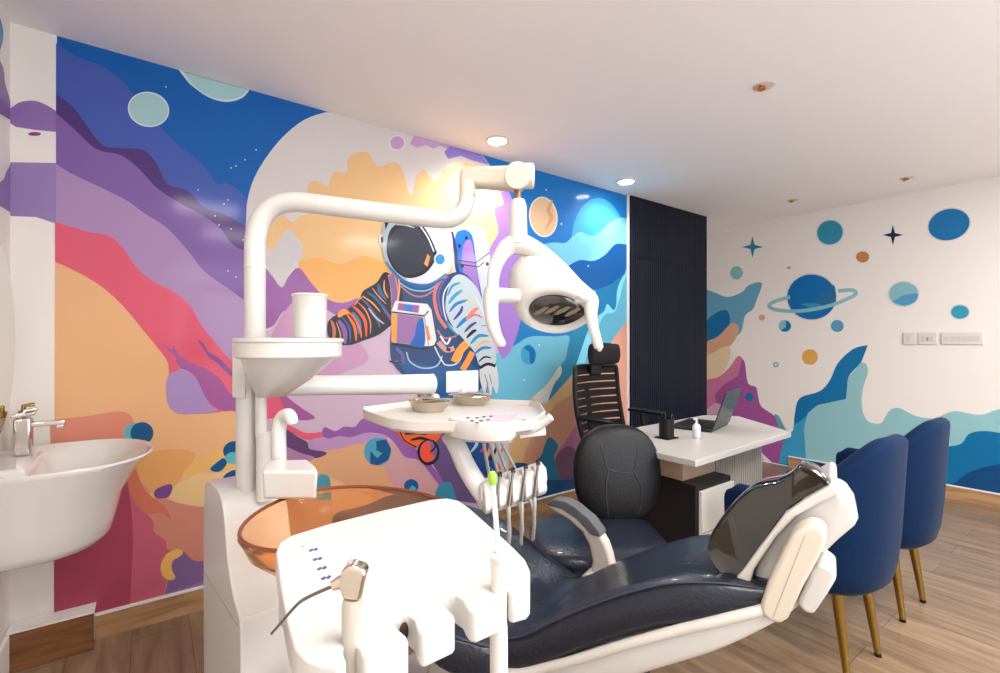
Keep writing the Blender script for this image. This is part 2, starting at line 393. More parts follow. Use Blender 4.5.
A.mix([(490, 356), (505, 350), (516, 344.5), (526, 338), (536, 336), (552, 337), (568.6, 336), (567, 350), (565, 359), (560, 366), (552, 378), (548, 388), (540, 394)], [(546, 420), (500, 440), (460, 440), (460, 360)], (104, 180, 204))
A.mix([(640, 321), (621, 321), (614, 325), (609, 335), (604, 346), (598, 360), (585, 364), (578, 367), (570, 377), (560, 388), (547, 402), (539, 405), (531, 392), (524, 404), (515, 420)], [(500, 425), (500, 520), (640, 520)], (232, 164, 140))
A.mix([(598, 358), (585, 364), (578, 367), (570, 377), (560, 388), (547, 402), (539, 405), (536, 395), (527, 403), (516, 420), (500, 428)], [(500, 520), (520, 500), (523, 460), (529, 442), (539, 424), (557, 403), (576, 392), (590, 372)], (214, 172, 120))
A.mix([(557, 403), (549, 413), (539, 424), (529, 442), (523, 460), (520, 500)], [(560, 500), (600, 480), (600, 385), (576, 392)], (196, 142, 116))
A.mix([(540, 404), (533, 398), (537, 393), (545, 386), (552, 377), (560, 366), (561, 374), (554, 384), (548, 400)], [], (210, 208, 200))
A.poly([(565, 442), (578, 422), (590, 420), (640, 440), (640, 500), (560, 480), (556, 455)], (172, 108, 146))
A.poly([(556, 456), (565, 447), (573, 448), (580, 458), (600, 470), (590, 495), (562, 485), (554, 470)], (108, 74, 104))
A.mix([(523, 468), (532.7, 463), (541, 455), (545, 443), (549, 437), (555, 441), (558, 447), (554, 457), (557, 470), (562, 480), (577, 477), (640, 474)], [(640, 520), (505, 530), (505, 480)], (14, 110, 146))
A.mix([(486, 500), (500, 474), (510, 469), (515, 463), (524, 463), (532, 466), (540, 478), (560, 480), (577, 478), (640, 470)], [(640, 520), (486, 530)], (10, 74, 128))
A.el(543, 217, 13, 19, (226, 190, 150), -.12, halo=(236, 224, 206)); A.line([(552, 200), (548, 210), (551, 218), (545, 230)], 4, (214, 160, 108), taper=True)
A.el(528, 354.5, 7.5, 10, (60, 152, 190)); A.mix([(523, 348), (529, 345), (535, 352), (534, 362), (530, 363), (529, 352)], [], (18, 104, 168))
for x, y in ((561, 224), (539, 345), (524, 380), (588, 266), (546, 190), (470, 300)): A.el(x, y, .8, .8, (220, 235, 245))
# centre lower
A.mix([(285, 423), (294, 427.5), (307, 433), (323, 432), (322, 438), (308, 440), (298, 436)], [(284, 430)], PINK)
A.poly([(276, 388), (292, 401), (303, 409), (315, 418), (299, 420), (289, 414)], MAG)
A.mix([(262, 440), (285, 446), (301, 452), (314, 457), (330, 449), (356, 444), (376, 436), (396, 445), (406, 458), (419, 461), (430, 474), (440, 487), (455, 500)], [(455, 530), (262, 600)], (224, 168, 122))
A.mix([(380, 436), (396, 445), (406, 458), (419, 461), (430, 474), (440, 487), (455, 500)], [(455, 530), (420, 530), (400, 500), (385, 470)], (206, 156, 160))
A.mix([(308, 442), (316, 438), (339, 436), (364, 433), (387, 436), (380, 442), (356, 444), (342, 448), (324, 450), (312, 450)], [], (188, 146, 190))
A.poly([(322, 434), (324.6, 427), (335, 431), (344, 426.6), (355, 426.6), (364, 418), (390, 420), (400, 433), (412, 445), (428, 462), (442, 478), (442, 488), (430, 473), (419, 460), (405, 457), (396, 445), (387, 436), (376, 433), (364, 433), (351, 437), (339, 436), (328, 438.5)], (146, 92, 164))
A.mix([(400, 425), (415, 440), (428, 458), (440, 476), (450, 500)], [(505, 520), (505, 425)], (104, 82, 130))
A.mix([(434, 500), (438, 486), (450, 482), (456, 498)], [(460, 520), (434, 520)], (56, 140, 168))
A.poly([(283, 428), (298, 437), (307, 442), (310, 449), (325, 451.5), (325, 455), (314, 458), (301, 453), (287, 447), (280, 440)], (100, 64, 112))
A.mix([(280, 446), (287, 447), (301, 453), (314, 457), (308, 462)], [(280, 462)], (176, 128, 168))
A.el(377.4, 451.5, 13.7, 14, (74, 160, 184)); A.poly([(376, 441), (386, 439), (391, 449), (388, 460), (378, 465), (370, 464), (370, 451), (377, 458), (382, 453), (376, 450)], (12, 84, 136), 0)
A.el(411, 486, 7.2, 7, (10, 88, 146)); A.poly([(408, 490), (412, 485), (416, 488), (413, 494)], (84, 170, 196), 0)
A.mix([(316, 480), (319, 475), (328, 475.6), (331, 486)], [(331, 500), (316, 500)], (72, 160, 180))
A.mix([(330, 477), (341, 482), (352, 488), (372, 497)], [(372, 515), (332, 515)], (236, 186, 132))
# purple behind the astronaut's pack
A.poly([(500, 190), (507, 189), (514, 205), (522, 225), (530, 245), (530, 290), (522, 315), (513, 345), (502, 358), (494, 330), (490, 270), (489, 250), (498, 232), (494, 210), (503, 204)], (156, 116, 196))
# ---- astronaut
NAV = (28, 66, 112); BLK = (30, 28, 42); ORG = (240, 116, 44); TEAL = (54, 140, 180); GRY = (196, 204, 214); BLU = (20, 104, 190); YOR = (248, 158, 66)
A.poly([(452, 230), (462, 226), (477, 226), (486, 235), (489.5, 258), (490, 290), (486, 312), (480, 320), (464, 292), (452, 270)], GRY)
A.poly([(455, 236), (462, 230), (469, 232), (473, 240), (477, 270), (482, 300), (480, 312), (468, 288), (456, 262)], BLU)
A.poly([(463, 246), (470, 240), (474, 256), (480, 296), (478, 305), (468, 284), (462, 268)], (150, 112, 186))
A.poly([(466, 280), (474, 284), (482, 300), (482, 314), (474, 306)], (220, 104, 104))
A.line([(456, 260), (475, 263), (489, 253)], 1.2, BLK, 0); A.line([(458, 264), (478, 267), (484, 262)], 1, BLK, 0)
for x, y in ((466, 238), (459, 246), (487, 264), (462, 266), (485, 292)): A.el(x, y, 1.6, 1.9, BLK)
A.line([(451, 232), (455, 250), (457, 270), (464, 282)], 3.5, (44, 50, 96))
# torso
A.poly([(387, 277), (400, 276), (440, 276), (460, 272), (474, 284), (484, 310), (488, 345), (487, 375), (472, 398), (450, 400), (430, 400), (396, 368), (390, 350), (391, 320), (384, 300)], NAV)
A.poly([(400, 358), (432, 366), (462, 362), (478, 372), (470, 396), (438, 398), (428, 384), (410, 378)], (26, 84, 140))
# left arm (stretched out)
A.poly([(386, 272), (376, 283), (363, 291), (358, 301), (344, 311), (331, 318), (327, 326), (329, 338), (338, 344), (350, 345), (362, 341), (378, 335), (390, 326), (400, 318), (402, 290)], BLK)
for pts, w, c in (([(331, 320), (334, 330), (333, 341)], 3.5, (200, 108, 74)), ([(338, 320), (344, 330), (345, 344)], 5, (134, 96, 158)), ([(342, 317), (349, 328), (350, 343)], 2.2, (60, 84, 160)),
        ([(338, 317), (343, 312), (349, 313)], 6, YOR), ([(347, 315), (354, 326), (356, 341)], 3, ORG), ([(352, 312), (358, 322), (359, 334)], 5, (70, 118, 170)), ([(346, 310), (354, 318), (360, 330), (361, 338)], 2.2, ORG),
        ([(352, 306), (359, 312), (365, 322), (366, 337)], 3.4, (238, 92, 50)), ([(357, 302), (365, 310), (370, 322), (370, 334)], 1.4, (236, 140, 92)), ([(360, 298), (368, 305), (376, 318), (380, 328)], 2.2, (96, 88, 150)),
        ([(362, 296), (372, 303), (380, 312)], 1.6, YOR), ([(366, 292), (374, 297), (382, 306), (388, 314)], 2.6, (30, 98, 150)), ([(372, 288), (378, 296), (386, 304)], 1.4, (236, 130, 80)),
        ([(378, 284), (380, 292), (386, 300)], 4, (30, 98, 150)), ([(384, 280), (384, 290), (388, 298)], 1.5, YOR), ([(368, 308), (376, 318), (384, 324)], 2, (180, 190, 200)), ([(382, 308), (390, 318), (394, 326)], 3, (112, 84, 150)),
        ([(336, 322), (340, 334), (340, 343)], 1.3, (236, 150, 100)), ([(364, 296), (358, 300), (354, 306)], 1.2, (240, 150, 84))):
    A.line(pts, w, c, taper=True)
# shoulder straps
for pts, w, c in (([(391, 274), (394, 288), (395, 312)], 8, (212, 116, 104)), ([(391, 276), (394, 292), (394, 312)], 5.5, (122, 96, 156)), ([(398, 276), (399, 290), (397, 302)], 1.6, (240, 168, 96)),
        ([(400, 286), (412, 295), (424, 296), (436, 288)], 1.5, (196, 110, 120)), ([(398, 282), (412, 290), (428, 290), (442, 280)], 1.6, (120, 176, 210)), ([(400, 278), (414, 286), (430, 285), (447, 272)], 3, (12, 96, 168)),
        ([(446, 275), (437, 285), (434, 298), (438, 316), (446, 328)], 3.4, (206, 112, 110)), ([(448, 276), (440, 287), (438, 300), (442, 316)], 1.8, (90, 90, 160)),
        ([(452, 280), (444, 292), (443, 306), (447, 322), (458, 334)], 1.4, (206, 216, 228)), ([(406, 352), (410, 362), (422, 368), (436, 366), (442, 356)], 1.4, (170, 190, 214)), ([(433, 344), (440, 358), (446, 365), (458, 362), (465, 344)], 1.4, (206, 214, 230)),
        ([(437, 330), (444, 338), (456, 336)], 1.4, (206, 120, 110)), ([(438, 342), (446, 350), (454, 348)], 5, (204, 150, 140)), ([(446, 349), (450, 350)], 3, BLK), ([(454, 362), (460, 350), (468, 342)], 8, YOR), ([(462, 370), (468, 360), (472, 352)], 6, (244, 150, 70)),
        ([(440, 336), (446, 344), (450, 338)], 2, (220, 230, 240)), ([(396, 348), (402, 355), (402, 362), (394, 362)], 3.4, (104, 88, 150)), ([(389, 361), (396, 363), (402, 362)], 1.6, BLK)):
    A.line(pts, w, c)
# chest pack
A.poly([(395, 301), (427, 304), (431, 310), (436, 340), (433, 346), (421, 346), (391, 342), (391, 311)], (226, 222, 222), 0)
A.poly([(391, 313), (423, 317), (424, 346), (391, 342)], (150, 106, 160), 0); A.poly([(391, 313), (397, 314), (396, 343), (391, 342)], YOR, 0)
A.poly([(417, 322), (423, 320), (424, 346), (410, 345), (414, 336)], (14, 90, 176)); A.poly([(398, 303), (419, 305.5), (418, 313), (397, 310)], (150, 96, 150), 0); A.poly([(404, 306), (411, 305), (412, 311), (404, 310)], (30, 120, 200))
A.line([(391, 312), (424, 316), (428, 311)], 1.5, BLK, 0); A.line([(424, 317), (428, 345)], 1, (140, 140, 150), 0); A.line([(426, 326), (429, 340)], 3, (226, 130, 70), 0); A.line([(391, 344), (424, 349), (436, 345)], 1.6, BLK, 0)
# right arm
A.poly([(449, 284), (456, 275), (466, 277), (477, 289), (484, 308), (489, 330), (495, 352), (494, 364), (480, 366), (474, 352), (462, 338), (452, 326), (445, 308)], (186, 200, 208))
for pts, w, c in (([(447, 296), (452, 286), (460, 283)], 2.6, TEAL), ([(448, 304), (454, 296), (462, 290)], 3.4, (46, 150, 190)), ([(449, 312), (456, 304), (468, 300)], 3.2, (30, 120, 184)), ([(453, 320), (460, 312), (462, 306)], 3, (34, 66, 140)), ([(456, 328), (464, 320), (474, 314)], 4, (26, 126, 188)),
        ([(466, 320), (472, 312), (478, 308)], 4.2, (236, 130, 96)), ([(468, 316), (476, 315), (482, 318)], 2, (204, 100, 140)), ([(464, 332), (470, 326), (476, 322)], 3, (70, 66, 140)), ([(466, 338), (472, 332), (476, 330)], 3.4, BLK), ([(470, 344), (478, 336), (488, 336)], 3.4, (28, 140, 184)),
        ([(474, 350), (482, 342), (490, 342)], 2.6, (236, 176, 112)), ([(474, 354), (482, 348), (491, 348)], 3, (30, 128, 178)), ([(478, 362), (484, 357), (491, 358)], 1.8, BLK), ([(464, 303), (470, 300), (474, 304)], 1.6, (236, 196, 120)), ([(446, 320), (450, 328), (458, 336)], 2.4, TEAL), ([(474, 296), (480, 306), (484, 318)], 1.2, (214, 222, 226)), ([(480, 326), (488, 326), (491, 334)], 1.4, (120, 150, 176))):
    A.line(pts, w, c, taper=True)
A.poly([(481, 366), (494, 364), (497, 372), (498, 384), (496, 394), (492, 386), (490, 395), (487, 386), (484, 394), (480, 382), (479, 372)], (204, 206, 206)); A.line([(479, 368), (487, 364), (495, 366)], 3, BLK)
A.line([(484, 374), (487, 384), (486, 392)], .9, (110, 120, 140)); A.line([(489, 374), (491, 384)], .9, (110, 120, 140))
# helmet
A.poly([(384, 222), (381, 240), (384, 258), (392, 273), (406, 281), (426, 284), (442, 278), (451, 265), (452, 240), (446, 222), (436, 214), (423, 209), (408, 208), (394, 212)], (214, 220, 230))
A.poly([(384, 222), (381, 240), (384, 258), (392, 273), (406, 280), (402, 270), (391, 258), (387, 240), (392, 228), (402, 222), (392, 216)], (158, 178, 184))
A.line([(386, 262), (396, 276), (412, 284), (430, 284), (446, 274)], 2.4, (84, 124, 170)); A.line([(390, 268), (404, 281), (424, 286), (444, 279)], 1.8, (18, 96, 160))
A.poly([(390, 230), (397, 224), (408, 221), (419, 223), (428, 234), (436, 254), (430, 268), (420, 276), (406, 278), (394, 270), (387, 256), (386.6, 242)], BLK)
A.poly([(391, 236), (397, 229), (408, 225), (416, 227), (424, 237), (433, 254), (428, 266), (418, 273), (406, 275), (395, 268), (389, 255), (388.6, 244)], (48, 54, 66))
A.line([(396, 225), (404, 225), (414, 228)], 1.6, (170, 190, 190), taper=True); A.line([(418, 224), (427, 237), (434, 253)], 1.3, (230, 232, 236))
A.poly([(427, 254), (429.6, 257), (427, 267), (423.6, 264)], (234, 150, 84), 0); A.poly([(433, 252), (436, 250), (437, 262), (433, 262)], BLK, 0)
A.el(440, 259.5, 6.5, 6.8, (208, 218, 226)); A.el(439.5, 259.5, 4.6, 5, (70, 120, 170)); A.poly([(437, 256), (442, 256), (443, 263), (437, 264)], (40, 140, 200), 2)
A.poly([(384, 221), (389, 221), (385, 230)], BLK, 0); A.el(380.5, 239.5, 2.2, 4.6, (220, 222, 226)); A.el(381.5, 240, 1.5, 3.6, BLK)
# legs
A.poly([(394, 424), (412, 420), (438, 428), (440, 436), (432, 444), (424, 446), (412, 447), (402, 440)], (228, 96, 44)); A.line([(404, 434), (416, 432), (426, 434)], 4, BLK, taper=True); A.line([(410, 440), (420, 438), (430, 440)], 3, BLK, taper=True); A.line([(398, 428), (404, 440), (416, 447)], 1.4, BLK)
A.el(428, 452, 11, 13, BLK); A.el(428, 451, 8.6, 10.6, (128, 92, 150)); A.poly([(421, 446), (429, 441), (430, 450), (434, 458), (426, 462), (420, 456)], (232, 86, 56)); A.line([(432, 440), (435, 446), (430, 452)], 1.8, BLK)
A.poly([(455, 432), (500, 426), (507, 440), (505, 470), (498, 480), (484, 474), (470, 462), (458, 450)], (28, 74, 140))
A.poly([(490, 430), (506, 432), (508, 462), (504, 478), (497, 474)], (196, 204, 210))
for pts, w, c in (([(478, 440), (486, 436), (494, 438)], 6, (240, 110, 50)), ([(484, 460), (490, 448), (488, 438)], 4, YOR), ([(500, 438), (503, 446), (498, 456)], 3, ORG), ([(484, 462), (492, 456), (496, 446)], 3, BLK), ([(470, 452), (476, 444), (474, 436)], 3, (180, 200, 220)), ([(496, 462), (500, 470)], 3, ORG), ([(462, 440), (466, 450), (474, 458)], 2.4, BLK), ([(476, 430), (484, 444), (480, 452)], 3, (230, 70, 50)), ([(488, 466), (494, 472)], 2, (40, 130, 200))):
    A.line(pts, w, c, taper=True)
mu = mk('mural', A.bm, A.mats, wa, smooth=180, fix=False); mu['label'] = 'painted mural of an astronaut among flowing hills and planets'
# strip of purple cloud running past the mural edge
S = Mural(onA, (0, -1, 0), .001, 5, .109, H-.001, 0)
S.mix([(12.5, 107), (21, 102), (36, 101), (50, 107), (57, 112)], [(57, 132), (36, 130), (16, 127), (9, 123), (9, 108)], (148, 114, 176))
S.poly([(9, 162), (57, 163), (57, 224), (36, 217), (9, 216)], (156, 130, 186), 0); S.el(34.6, 134, 6.5, 2, (146, 66, 130))
mk('cloud_mural', S.bm, S.mats, wa, smooth=180, fix=False)
S = Mural(onC, (1, 0, 0), -3, -.001, .2, H-.001, 1)
S.mix([(-30, 30), (0, 61), (5, 84), (12, 106)], [(12, 123), (7, 118), (0, 114), (-30, 100)], (140, 108, 172))
S.mix([(-30, 195), (0, 182), (6, 172), (12, 162)], [(12, 214), (0, 206), (-30, 210)], (150, 126, 182)); S.el(-12, 34, 15, 26, (66, 138, 190))
mk('cloud_mural', S.bm, S.mats, wc, smooth=180, fix=False)

Bm = Mural(onB, (-1, 0, 0), VR+.01, .5, .11, H-.001, 1)
LT = (150, 200, 206); DT = (0, 112, 164)
Bm.mix([(700, 287), (716, 293), (728, 297), (742, 292), (749, 285), (762, 283), (757, 299), (753, 309), (745, 316), (741, 332), (730, 340)], [(695, 352), (690, 290)], (104, 170, 200))
Bm.mix([(690, 360), (704, 326), (714, 314), (726, 310), (730, 318), (728, 327), (718, 336)], [(704, 344), (690, 365)], (16, 114, 174))
Bm.mix([(700, 350), (708, 341), (718, 337), (732, 323), (739, 328), (735, 340), (728, 347), (712, 354)], [(690, 366)], (226, 172, 140))
Bm.mix([(690, 366), (712, 353), (728, 346), (730, 357), (722, 374), (708, 380)], [(690, 384)], (240, 216, 176))
Bm.mix([(690, 384), (704, 380), (718, 377), (729, 368), (738, 356), (744, 362), (747, 383), (757, 390)], [(757, 440), (690, 450)], (208, 124, 160))
Bm.mix([(742, 359), (745, 363), (748, 383), (756, 387), (758, 395), (761, 406), (772, 414), (782, 424), (786, 440), (784, 458), (779, 475)], [(772, 475), (764, 455), (752, 440), (730, 440), (716, 402), (715, 395), (722, 386), (738, 376)], (166, 86, 156), zmin=.01)
Bm.mix([(695, 420), (706, 410), (716, 403), (722, 408), (716, 425), (740, 440), (755, 442), (762, 456), (768, 468)], [(768, 490), (695, 490)], (216, 180, 204), zmin=.01)
Bm.el(749.5, 397, 4.4, 4.2, (30, 112, 160))
Bm.mix([(774, 414), (779, 416), (784, 426), (790, 436)], [(782, 436)], (90, 170, 180))
Bm.mix([(868, 345), (853, 349), (838, 363), (830, 380), (820, 391), (800, 398), (795, 413), (793, 430), (786, 436), (782, 448), (776, 475)], [(808, 490), (812, 430), (845, 400), (848, 378)], (60, 160, 204), zmin=.01)
Bm.mix([(868, 345), (853, 349), (838, 363), (830, 380), (820, 391), (800, 398), (795, 413), (795, 424), (806, 416), (818, 405), (846, 399), (848, 378), (861, 363)], [], (12, 116, 172))
Bm.mix([(861, 362), (866, 364), (868, 373), (863, 388), (862, 408), (868, 421), (881, 423), (889, 411), (899, 408), (916, 416), (935, 418), (954, 411), (980, 415), (1000, 409), (1040, 405), (1090, 415)], [(1120, 560), (806, 480), (804, 428), (808, 413), (818, 405), (846, 399), (848, 378)], LT)
Bm.mix([(880, 470), (900, 458), (930, 448), (952, 446), (962, 443), (969, 434), (982, 431), (1000, 433), (1030, 440), (1080, 430)], [(1120, 570), (880, 500)], DT)
Bm.mix([(948, 486), (957, 481), (972, 471), (1000, 464), (1060, 455)], [(1120, 570), (950, 500)], (0, 72, 124))
Bm.el(830, 232.5, 13, 12, (44, 146, 176), -.3, halo=WHT); Bm.el(949, 224.6, 21, 15.5, (18, 118, 180), -.25, halo=WHT); Bm.el(862.7, 257, 6.6, 5.6, (206, 130, 74))
Bm.el(811.7, 297, 24.5, 22.6, (8, 110, 180), halo=WHT); Bm.mix([(812, 306), (818, 296), (827, 290), (834, 285), (836, 296), (834, 306), (822, 310)], [], (40, 110, 160)); Bm.mix([(800, 304), (812, 303), (824, 306), (815, 310)], [], (56, 150, 200))
Bm.line([(790, 297), (776, 301), (769, 306), (778, 310), (800, 311), (825, 307), (845, 300), (856, 294), (852, 290), (838, 291)], 3.6, (140, 196, 204))
Bm.el(903.7, 294, 14.6, 12, (136, 192, 200), halo=WHT); Bm.mix([(892, 302), (902, 296), (910, 294), (918, 294), (915, 302), (904, 306)], [], (84, 156, 196))
Bm.el(960, 312, 9, 6.8, (48, 160, 190), halo=WHT); Bm.el(837.4, 326, 6.4, 6, (92, 160, 198)); Bm.el(785, 326, 6.4, 6, (140, 200, 210)); Bm.mix([(786, 320), (791, 325), (788, 331), (781, 331), (786, 327)], [], (12, 120, 176))
Bm.el(762, 317.6, 3.2, 3, (232, 170, 140)); Bm.el(810, 357, 8, 7.8, (232, 170, 88)); Bm.el(776, 364.7, 3, 2.8, (130, 186, 190)); Bm.el(776, 364.7, 1.4, 1.3, WHT); Bm.el(736.6, 272.8, 6.4, 6.6, (140, 196, 200)); Bm.el(789, 267.7, 2, 1.6, (170, 180, 180))
for cx, cy, s, c in ((752.6, 247, 11, (40, 140, 170)), (893, 235, 10.5, (16, 38, 72))):
    pts = []
    for k in range(8):
        r = s if k % 2 == 0 else s*.27
        pts.append((cx+r*math.cos(k*PI/4), cy+r*math.sin(k*PI/4)))
    Bm.poly(pts, c, 0)
mb = mk('mural', Bm.bm, Bm.mats, wb, smooth=180, fix=False); mb['label'] = 'painted mural of planets, stars and blue hills on a white wall'

# ------------------------------------------------------------------ slatted panel
sp = thing('slatted_panel', 'tall navy black wall panel of narrow vertical slats beside the mural', 'wall panel', ((PS+PE)/2, -.02, 0))
hw = (PE-PS)/2
mk('backing_board', B(-hw, hw, .004, .019, 0, H-.002), PANEL, sp)
bm = nb(); n = 40
for i in range(n):
    x = -hw+(i+.5)*2*hw/n; box(bm, x-.0105, x+.0105, -.012, .006, .0, 1.93); box(bm, x-.0105, x+.0105, -.012, .006, 1.935, H-.002)
mk('slats', bm, PANEL, sp)
# ------------------------------------------------------------------ switches on the far wall
def plate(px0, px1, name, lab, kind):
    a = onB(px0, 332.5); b = onB(px1, 344.5); y0, y1 = b.y, a.y; c = ((UB), (y0+y1)/2, b.z); h = a.z-b.z; w = y1-y0
    t = thing(name, lab, 'switch plate' if kind < 2 else 'socket strip', c)
    mk('plate', B(-.012, -.0005, -w/2, w/2, 0, h), WHITE2, t, bevel=.003)
    if kind == 0:
        mk('switch', B(-.016, -.011, -.012, .012, h*.3, h*.7), WHITE, t, bevel=.001)
    elif kind == 1:
        for s in (-.03, .02): mk('switch', B(-.016, -.011, s-.012, s+.012, h*.3, h*.7), WHITE, t, bevel=.001)
        q = mk('socket_hole', B(-.0135, -.0115, -.008, .004, h*.3, h*.6), M('grey_plastic', (150, 146, 140), .5), t)
    else:
        for k in range(6):
            s = -w*.36+k*w*.14; mk('switch', B(-.015, -.011, s-.014, s+.014, h*.32, h*.68), M('pale_grey_plastic', (205, 200, 192), .5), t, bevel=.001)
plate(903.5, 916, 'switch_plate', 'small square white switch plate, leftmost of the three on the far wall', 0)
plate(918.5, 937, 'switch_plate', 'white switch and socket plate between the small plate and the long one', 1)
plate(941.5, 983.5, 'switch_plate', 'long white multi-gang switch plate, rightmost of the three on the far wall', 2)

# ------------------------------------------------------------------ ceiling lights
LAMP = M('lamp_diffuser', (255, 250, 240), .5, emit=110)
def downlight(p, lab, power, r=.055, size=.07, col=(1, .95, .88), spread=None, lit=True):
    t = thing('downlight', lab, 'ceiling light', (p[0], p[1], H-.012), group='recessed ceiling downlights')
    mk('trim_ring', Lt([(r, .004), (r+.004, 0), (r+.014, .002), (r+.015, .0115), (r, .0115)]), WHITE2, t)
    mk('diffuser', Lt([(r, .004), (r, .0112)]), LAMP, t)
    ld = bpy.data.lights.new('downlight_lamp', 'SPOT'); ld.energy = power; ld.shadow_soft_size = size; ld.color = col
    ld.spot_size = math.radians(150); ld.spot_blend = .6
    lo = bpy.data.objects.new('downlight_lamp', ld); COL.objects.link(lo); lo.location = (p[0], p[1], H-.03)
def ceil_px(px, py): return onZ(px, py, H)
p = ceil_px(497, 140); downlight(p, 'round lit downlight above the middle of the mural, nearer the lamp arm', 52, col=(1, .98, .97))
p = ceil_px(626, 181); downlight(p, 'round lit downlight in the ceiling beside the top of the slatted panel', 27, col=(.97, .98, 1))
for px, py, s, lab in ((764, 86, 1, 'open ceiling cut-out with copper wiring, largest and nearest of the three'), (793, 200, .9, 'small unfinished ceiling light hole close to the panel end of the far wall'), (907, 178, .9, 'small unfinished ceiling light hole above the big blue planet')):
    p = ceil_px(px, py)
    t = thing('ceiling_cutout', lab, 'ceiling fitting', (p.x, p.y, H-.012), group='unlit ceiling cut-outs')
    mk('cutout_rim', Lt([(.042*s, .008), (.047*s, .009), (.048*s, .0115), (.042*s, .0115)]), CREAM, t)
    mk('hole_shade', Lt([(.040*s, .009), (.042*s, .0112)]), M('hole_shade', (60, 38, 26), .8), t)  # dark disc painted for the shade inside the hole
    mk('copper_wire', T([(-.032*s, 0, .006), (-.022*s, .016, -.006), (-.014*s, -.012, -.002), (-.004*s, .014, -.004), (.008*s, -.004, .004)], .0055, smooth=5), M('copper', (205, 120, 60), .3, .8), t)
# ------------------------------------------------------------------ wash basin on the left wall
bs = thing('wash_basin', 'white ceramic wall-hung wash basin at the left edge of the mural', 'basin', (0, -.34, .40))
def basin_ring(z, u1, hv, e=2.6, n=48, u0=0.0, cv=0):
    out = []
    for k in range(n):
        th = 2*PI*k/n; c, s = math.cos(th), math.sin(th)
        # rounded D: straight at the wall, round to the room
        x = math.copysign(abs(c)**(2/e), c); y = math.copysign(abs(s)**(2/2.2), s)
        out.append(Vector((max(u0, u0+(u1-u0)*(.42+.58*x)) if x < 0 else u0+(u1-u0)*(.42+.58*x), cv+hv*y, z)))
    return out
rings = [basin_ring(.13, .20, .15), basin_ring(.133, .265, .19), basin_ring(.146, .305, .212), basin_ring(.17, .324, .223), basin_ring(.22, .334, .231), basin_ring(.30, .352, .245), basin_ring(.37, .39, .262), basin_ring(.415, .428, .28), basin_ring(.428, .440, .285), basin_ring(.434, .436, .282),
         basin_ring(.430, .422, .27, u0=.012), basin_ring(.40, .40, .245, u0=.12), basin_ring(.35, .36, .2, u0=.14), basin_ring(.33, .3, .12, u0=.18)]
mk('bowl', loft(nb(), rings), CERAMIC, bs, smooth=60)
mk('faucet_deck', B(.002, .12, -.16, .16, .40, .434), CERAMIC, bs, bevel=.012)
mk('overflow_ring', Lt([(.022, .328), (.026, .332), (.018, .334)], (.24, 0, 0), seg=20), CHROME, bs)
def onX(px, py, x):
    d = ray(px, py); return CAM + d*((x-CX)/d.x)
fb = Vector((.075, .09, .434))
fa = mk('faucet', B(.052, .098, .066, .112, .434, .565), CHROME, bs, bevel=.008)
mk('spout', box(B(.09, .185, .074, .104, .53, .548), .158, .182, .078, .100, .518, .534), CHROME, fa, bevel=.005)
mk('handle', Pr([(.045, .07, .566), (.045, .108, .566), (.105, .108, .572), (.105, .07, .572)], (0, 0, .012)), CHROME, fa, bevel=.003)
mk('lever', T([(.075, .089, .575), (.078, .089, .588), (.11, .089, .592)], .006), CHROME, fa)
gb = thing('soap_bottle', 'small gold-topped soap dispenser behind the basin tap', 'soap dispenser', (.054, -.11, .834))
mk('bottle_body', Lt([(.022, 0), (.024, .004), (.024, .105), (.014, .12), (.009, .123)], seg=24), M('clear_soap', (205, 190, 160), .1, trans=.6), gb)
mk('pump', T([(0, 0, .12), (0, 0, .158), (.03, 0, .161)], .008, seg=12), GOLD, gb); mk('cap', Lt([(.015, .12), (.015, .14), (.009, .142)], seg=20), GOLD, gb)
mr = thing('wall_mirror', 'round frameless mirror on the left wall above the basin', 'mirror', (.0, -.42, 1.24))
def disc_x(r, x0, x1, n=56):
    bm = nb(); return prism(bm, [(x0, r*math.cos(2*PI*k/n), r*math.sin(2*PI*k/n)) for k in range(n)], (x1-x0, 0, 0))
mk('mirror_glass', disc_x(.345, .018, .026), M('mirror_silver', (225, 222, 216), .04, 1), mr, smooth=30); mk('mirror_backing', disc_x(.28, .001, .018), WHITE2, mr)

# ------------------------------------------------------------------ dental unit (cabinet, column, arms)
U0 = Vector((.596, -1.354, 0)); URZ = math.radians(7)
du = thing('dental_unit', 'tall white dental unit cabinet with column, arms and amber spittoon bowl', 'dental unit', U0, URZ)
prof = cat([(.0, .0, .02), (.0, 0, .3), (.0, .0, .56), (.0, .012, .6), (.0, .06, .63), (.0, .11, .70), (.0, .14, .79), (.0, .18, .84), (.0, .26, .85), (.0, .33, .84), (.0, .355, .78), (.0, .36, .5), (.0, .35, .02)], 4)
mk('cabinet', ngon_prism(prof, (.15, 0, 0)), WHITE, du, bevel=.018, seg=4)
mk('lower_cabinet', B(.12, .32, .005, .35, .02, .60), WHITE, du, bevel=.018, seg=4)
mk('side_seam', Pr([(-.0015, .02, .575), (-.0015, .35, .585), (-.0015, .35, .588), (-.0015, .02, .578)], (.002, 0, 0)), M('seam_grey', (170, 166, 160), .6), du)
mk('plinth', B(.02, .30, .02, .33, 0, .03), M('grey_plastic', (150, 146, 140), .5), du)
def up(name, bm, mat, parent=du, **k): return mk(name, bm, mat, parent, local=False, **k)
YU = 1.27
up('lower_column', T([W(247, 500, YU), W(247, 345, YU)], .027, seg=24), WHITE)
up('column_sleeve', Pr([W(232, 398, YU-.03), W(245, 400, YU-.03), W(246, 338, YU-.03), (W(232, 338, YU-.03))], FW*.07), WHITE, bevel=.005)
up('service_tube', T([W(264, 500, YU-.02), W(264, 432, YU-.02)], .019, seg=20), WHITE)
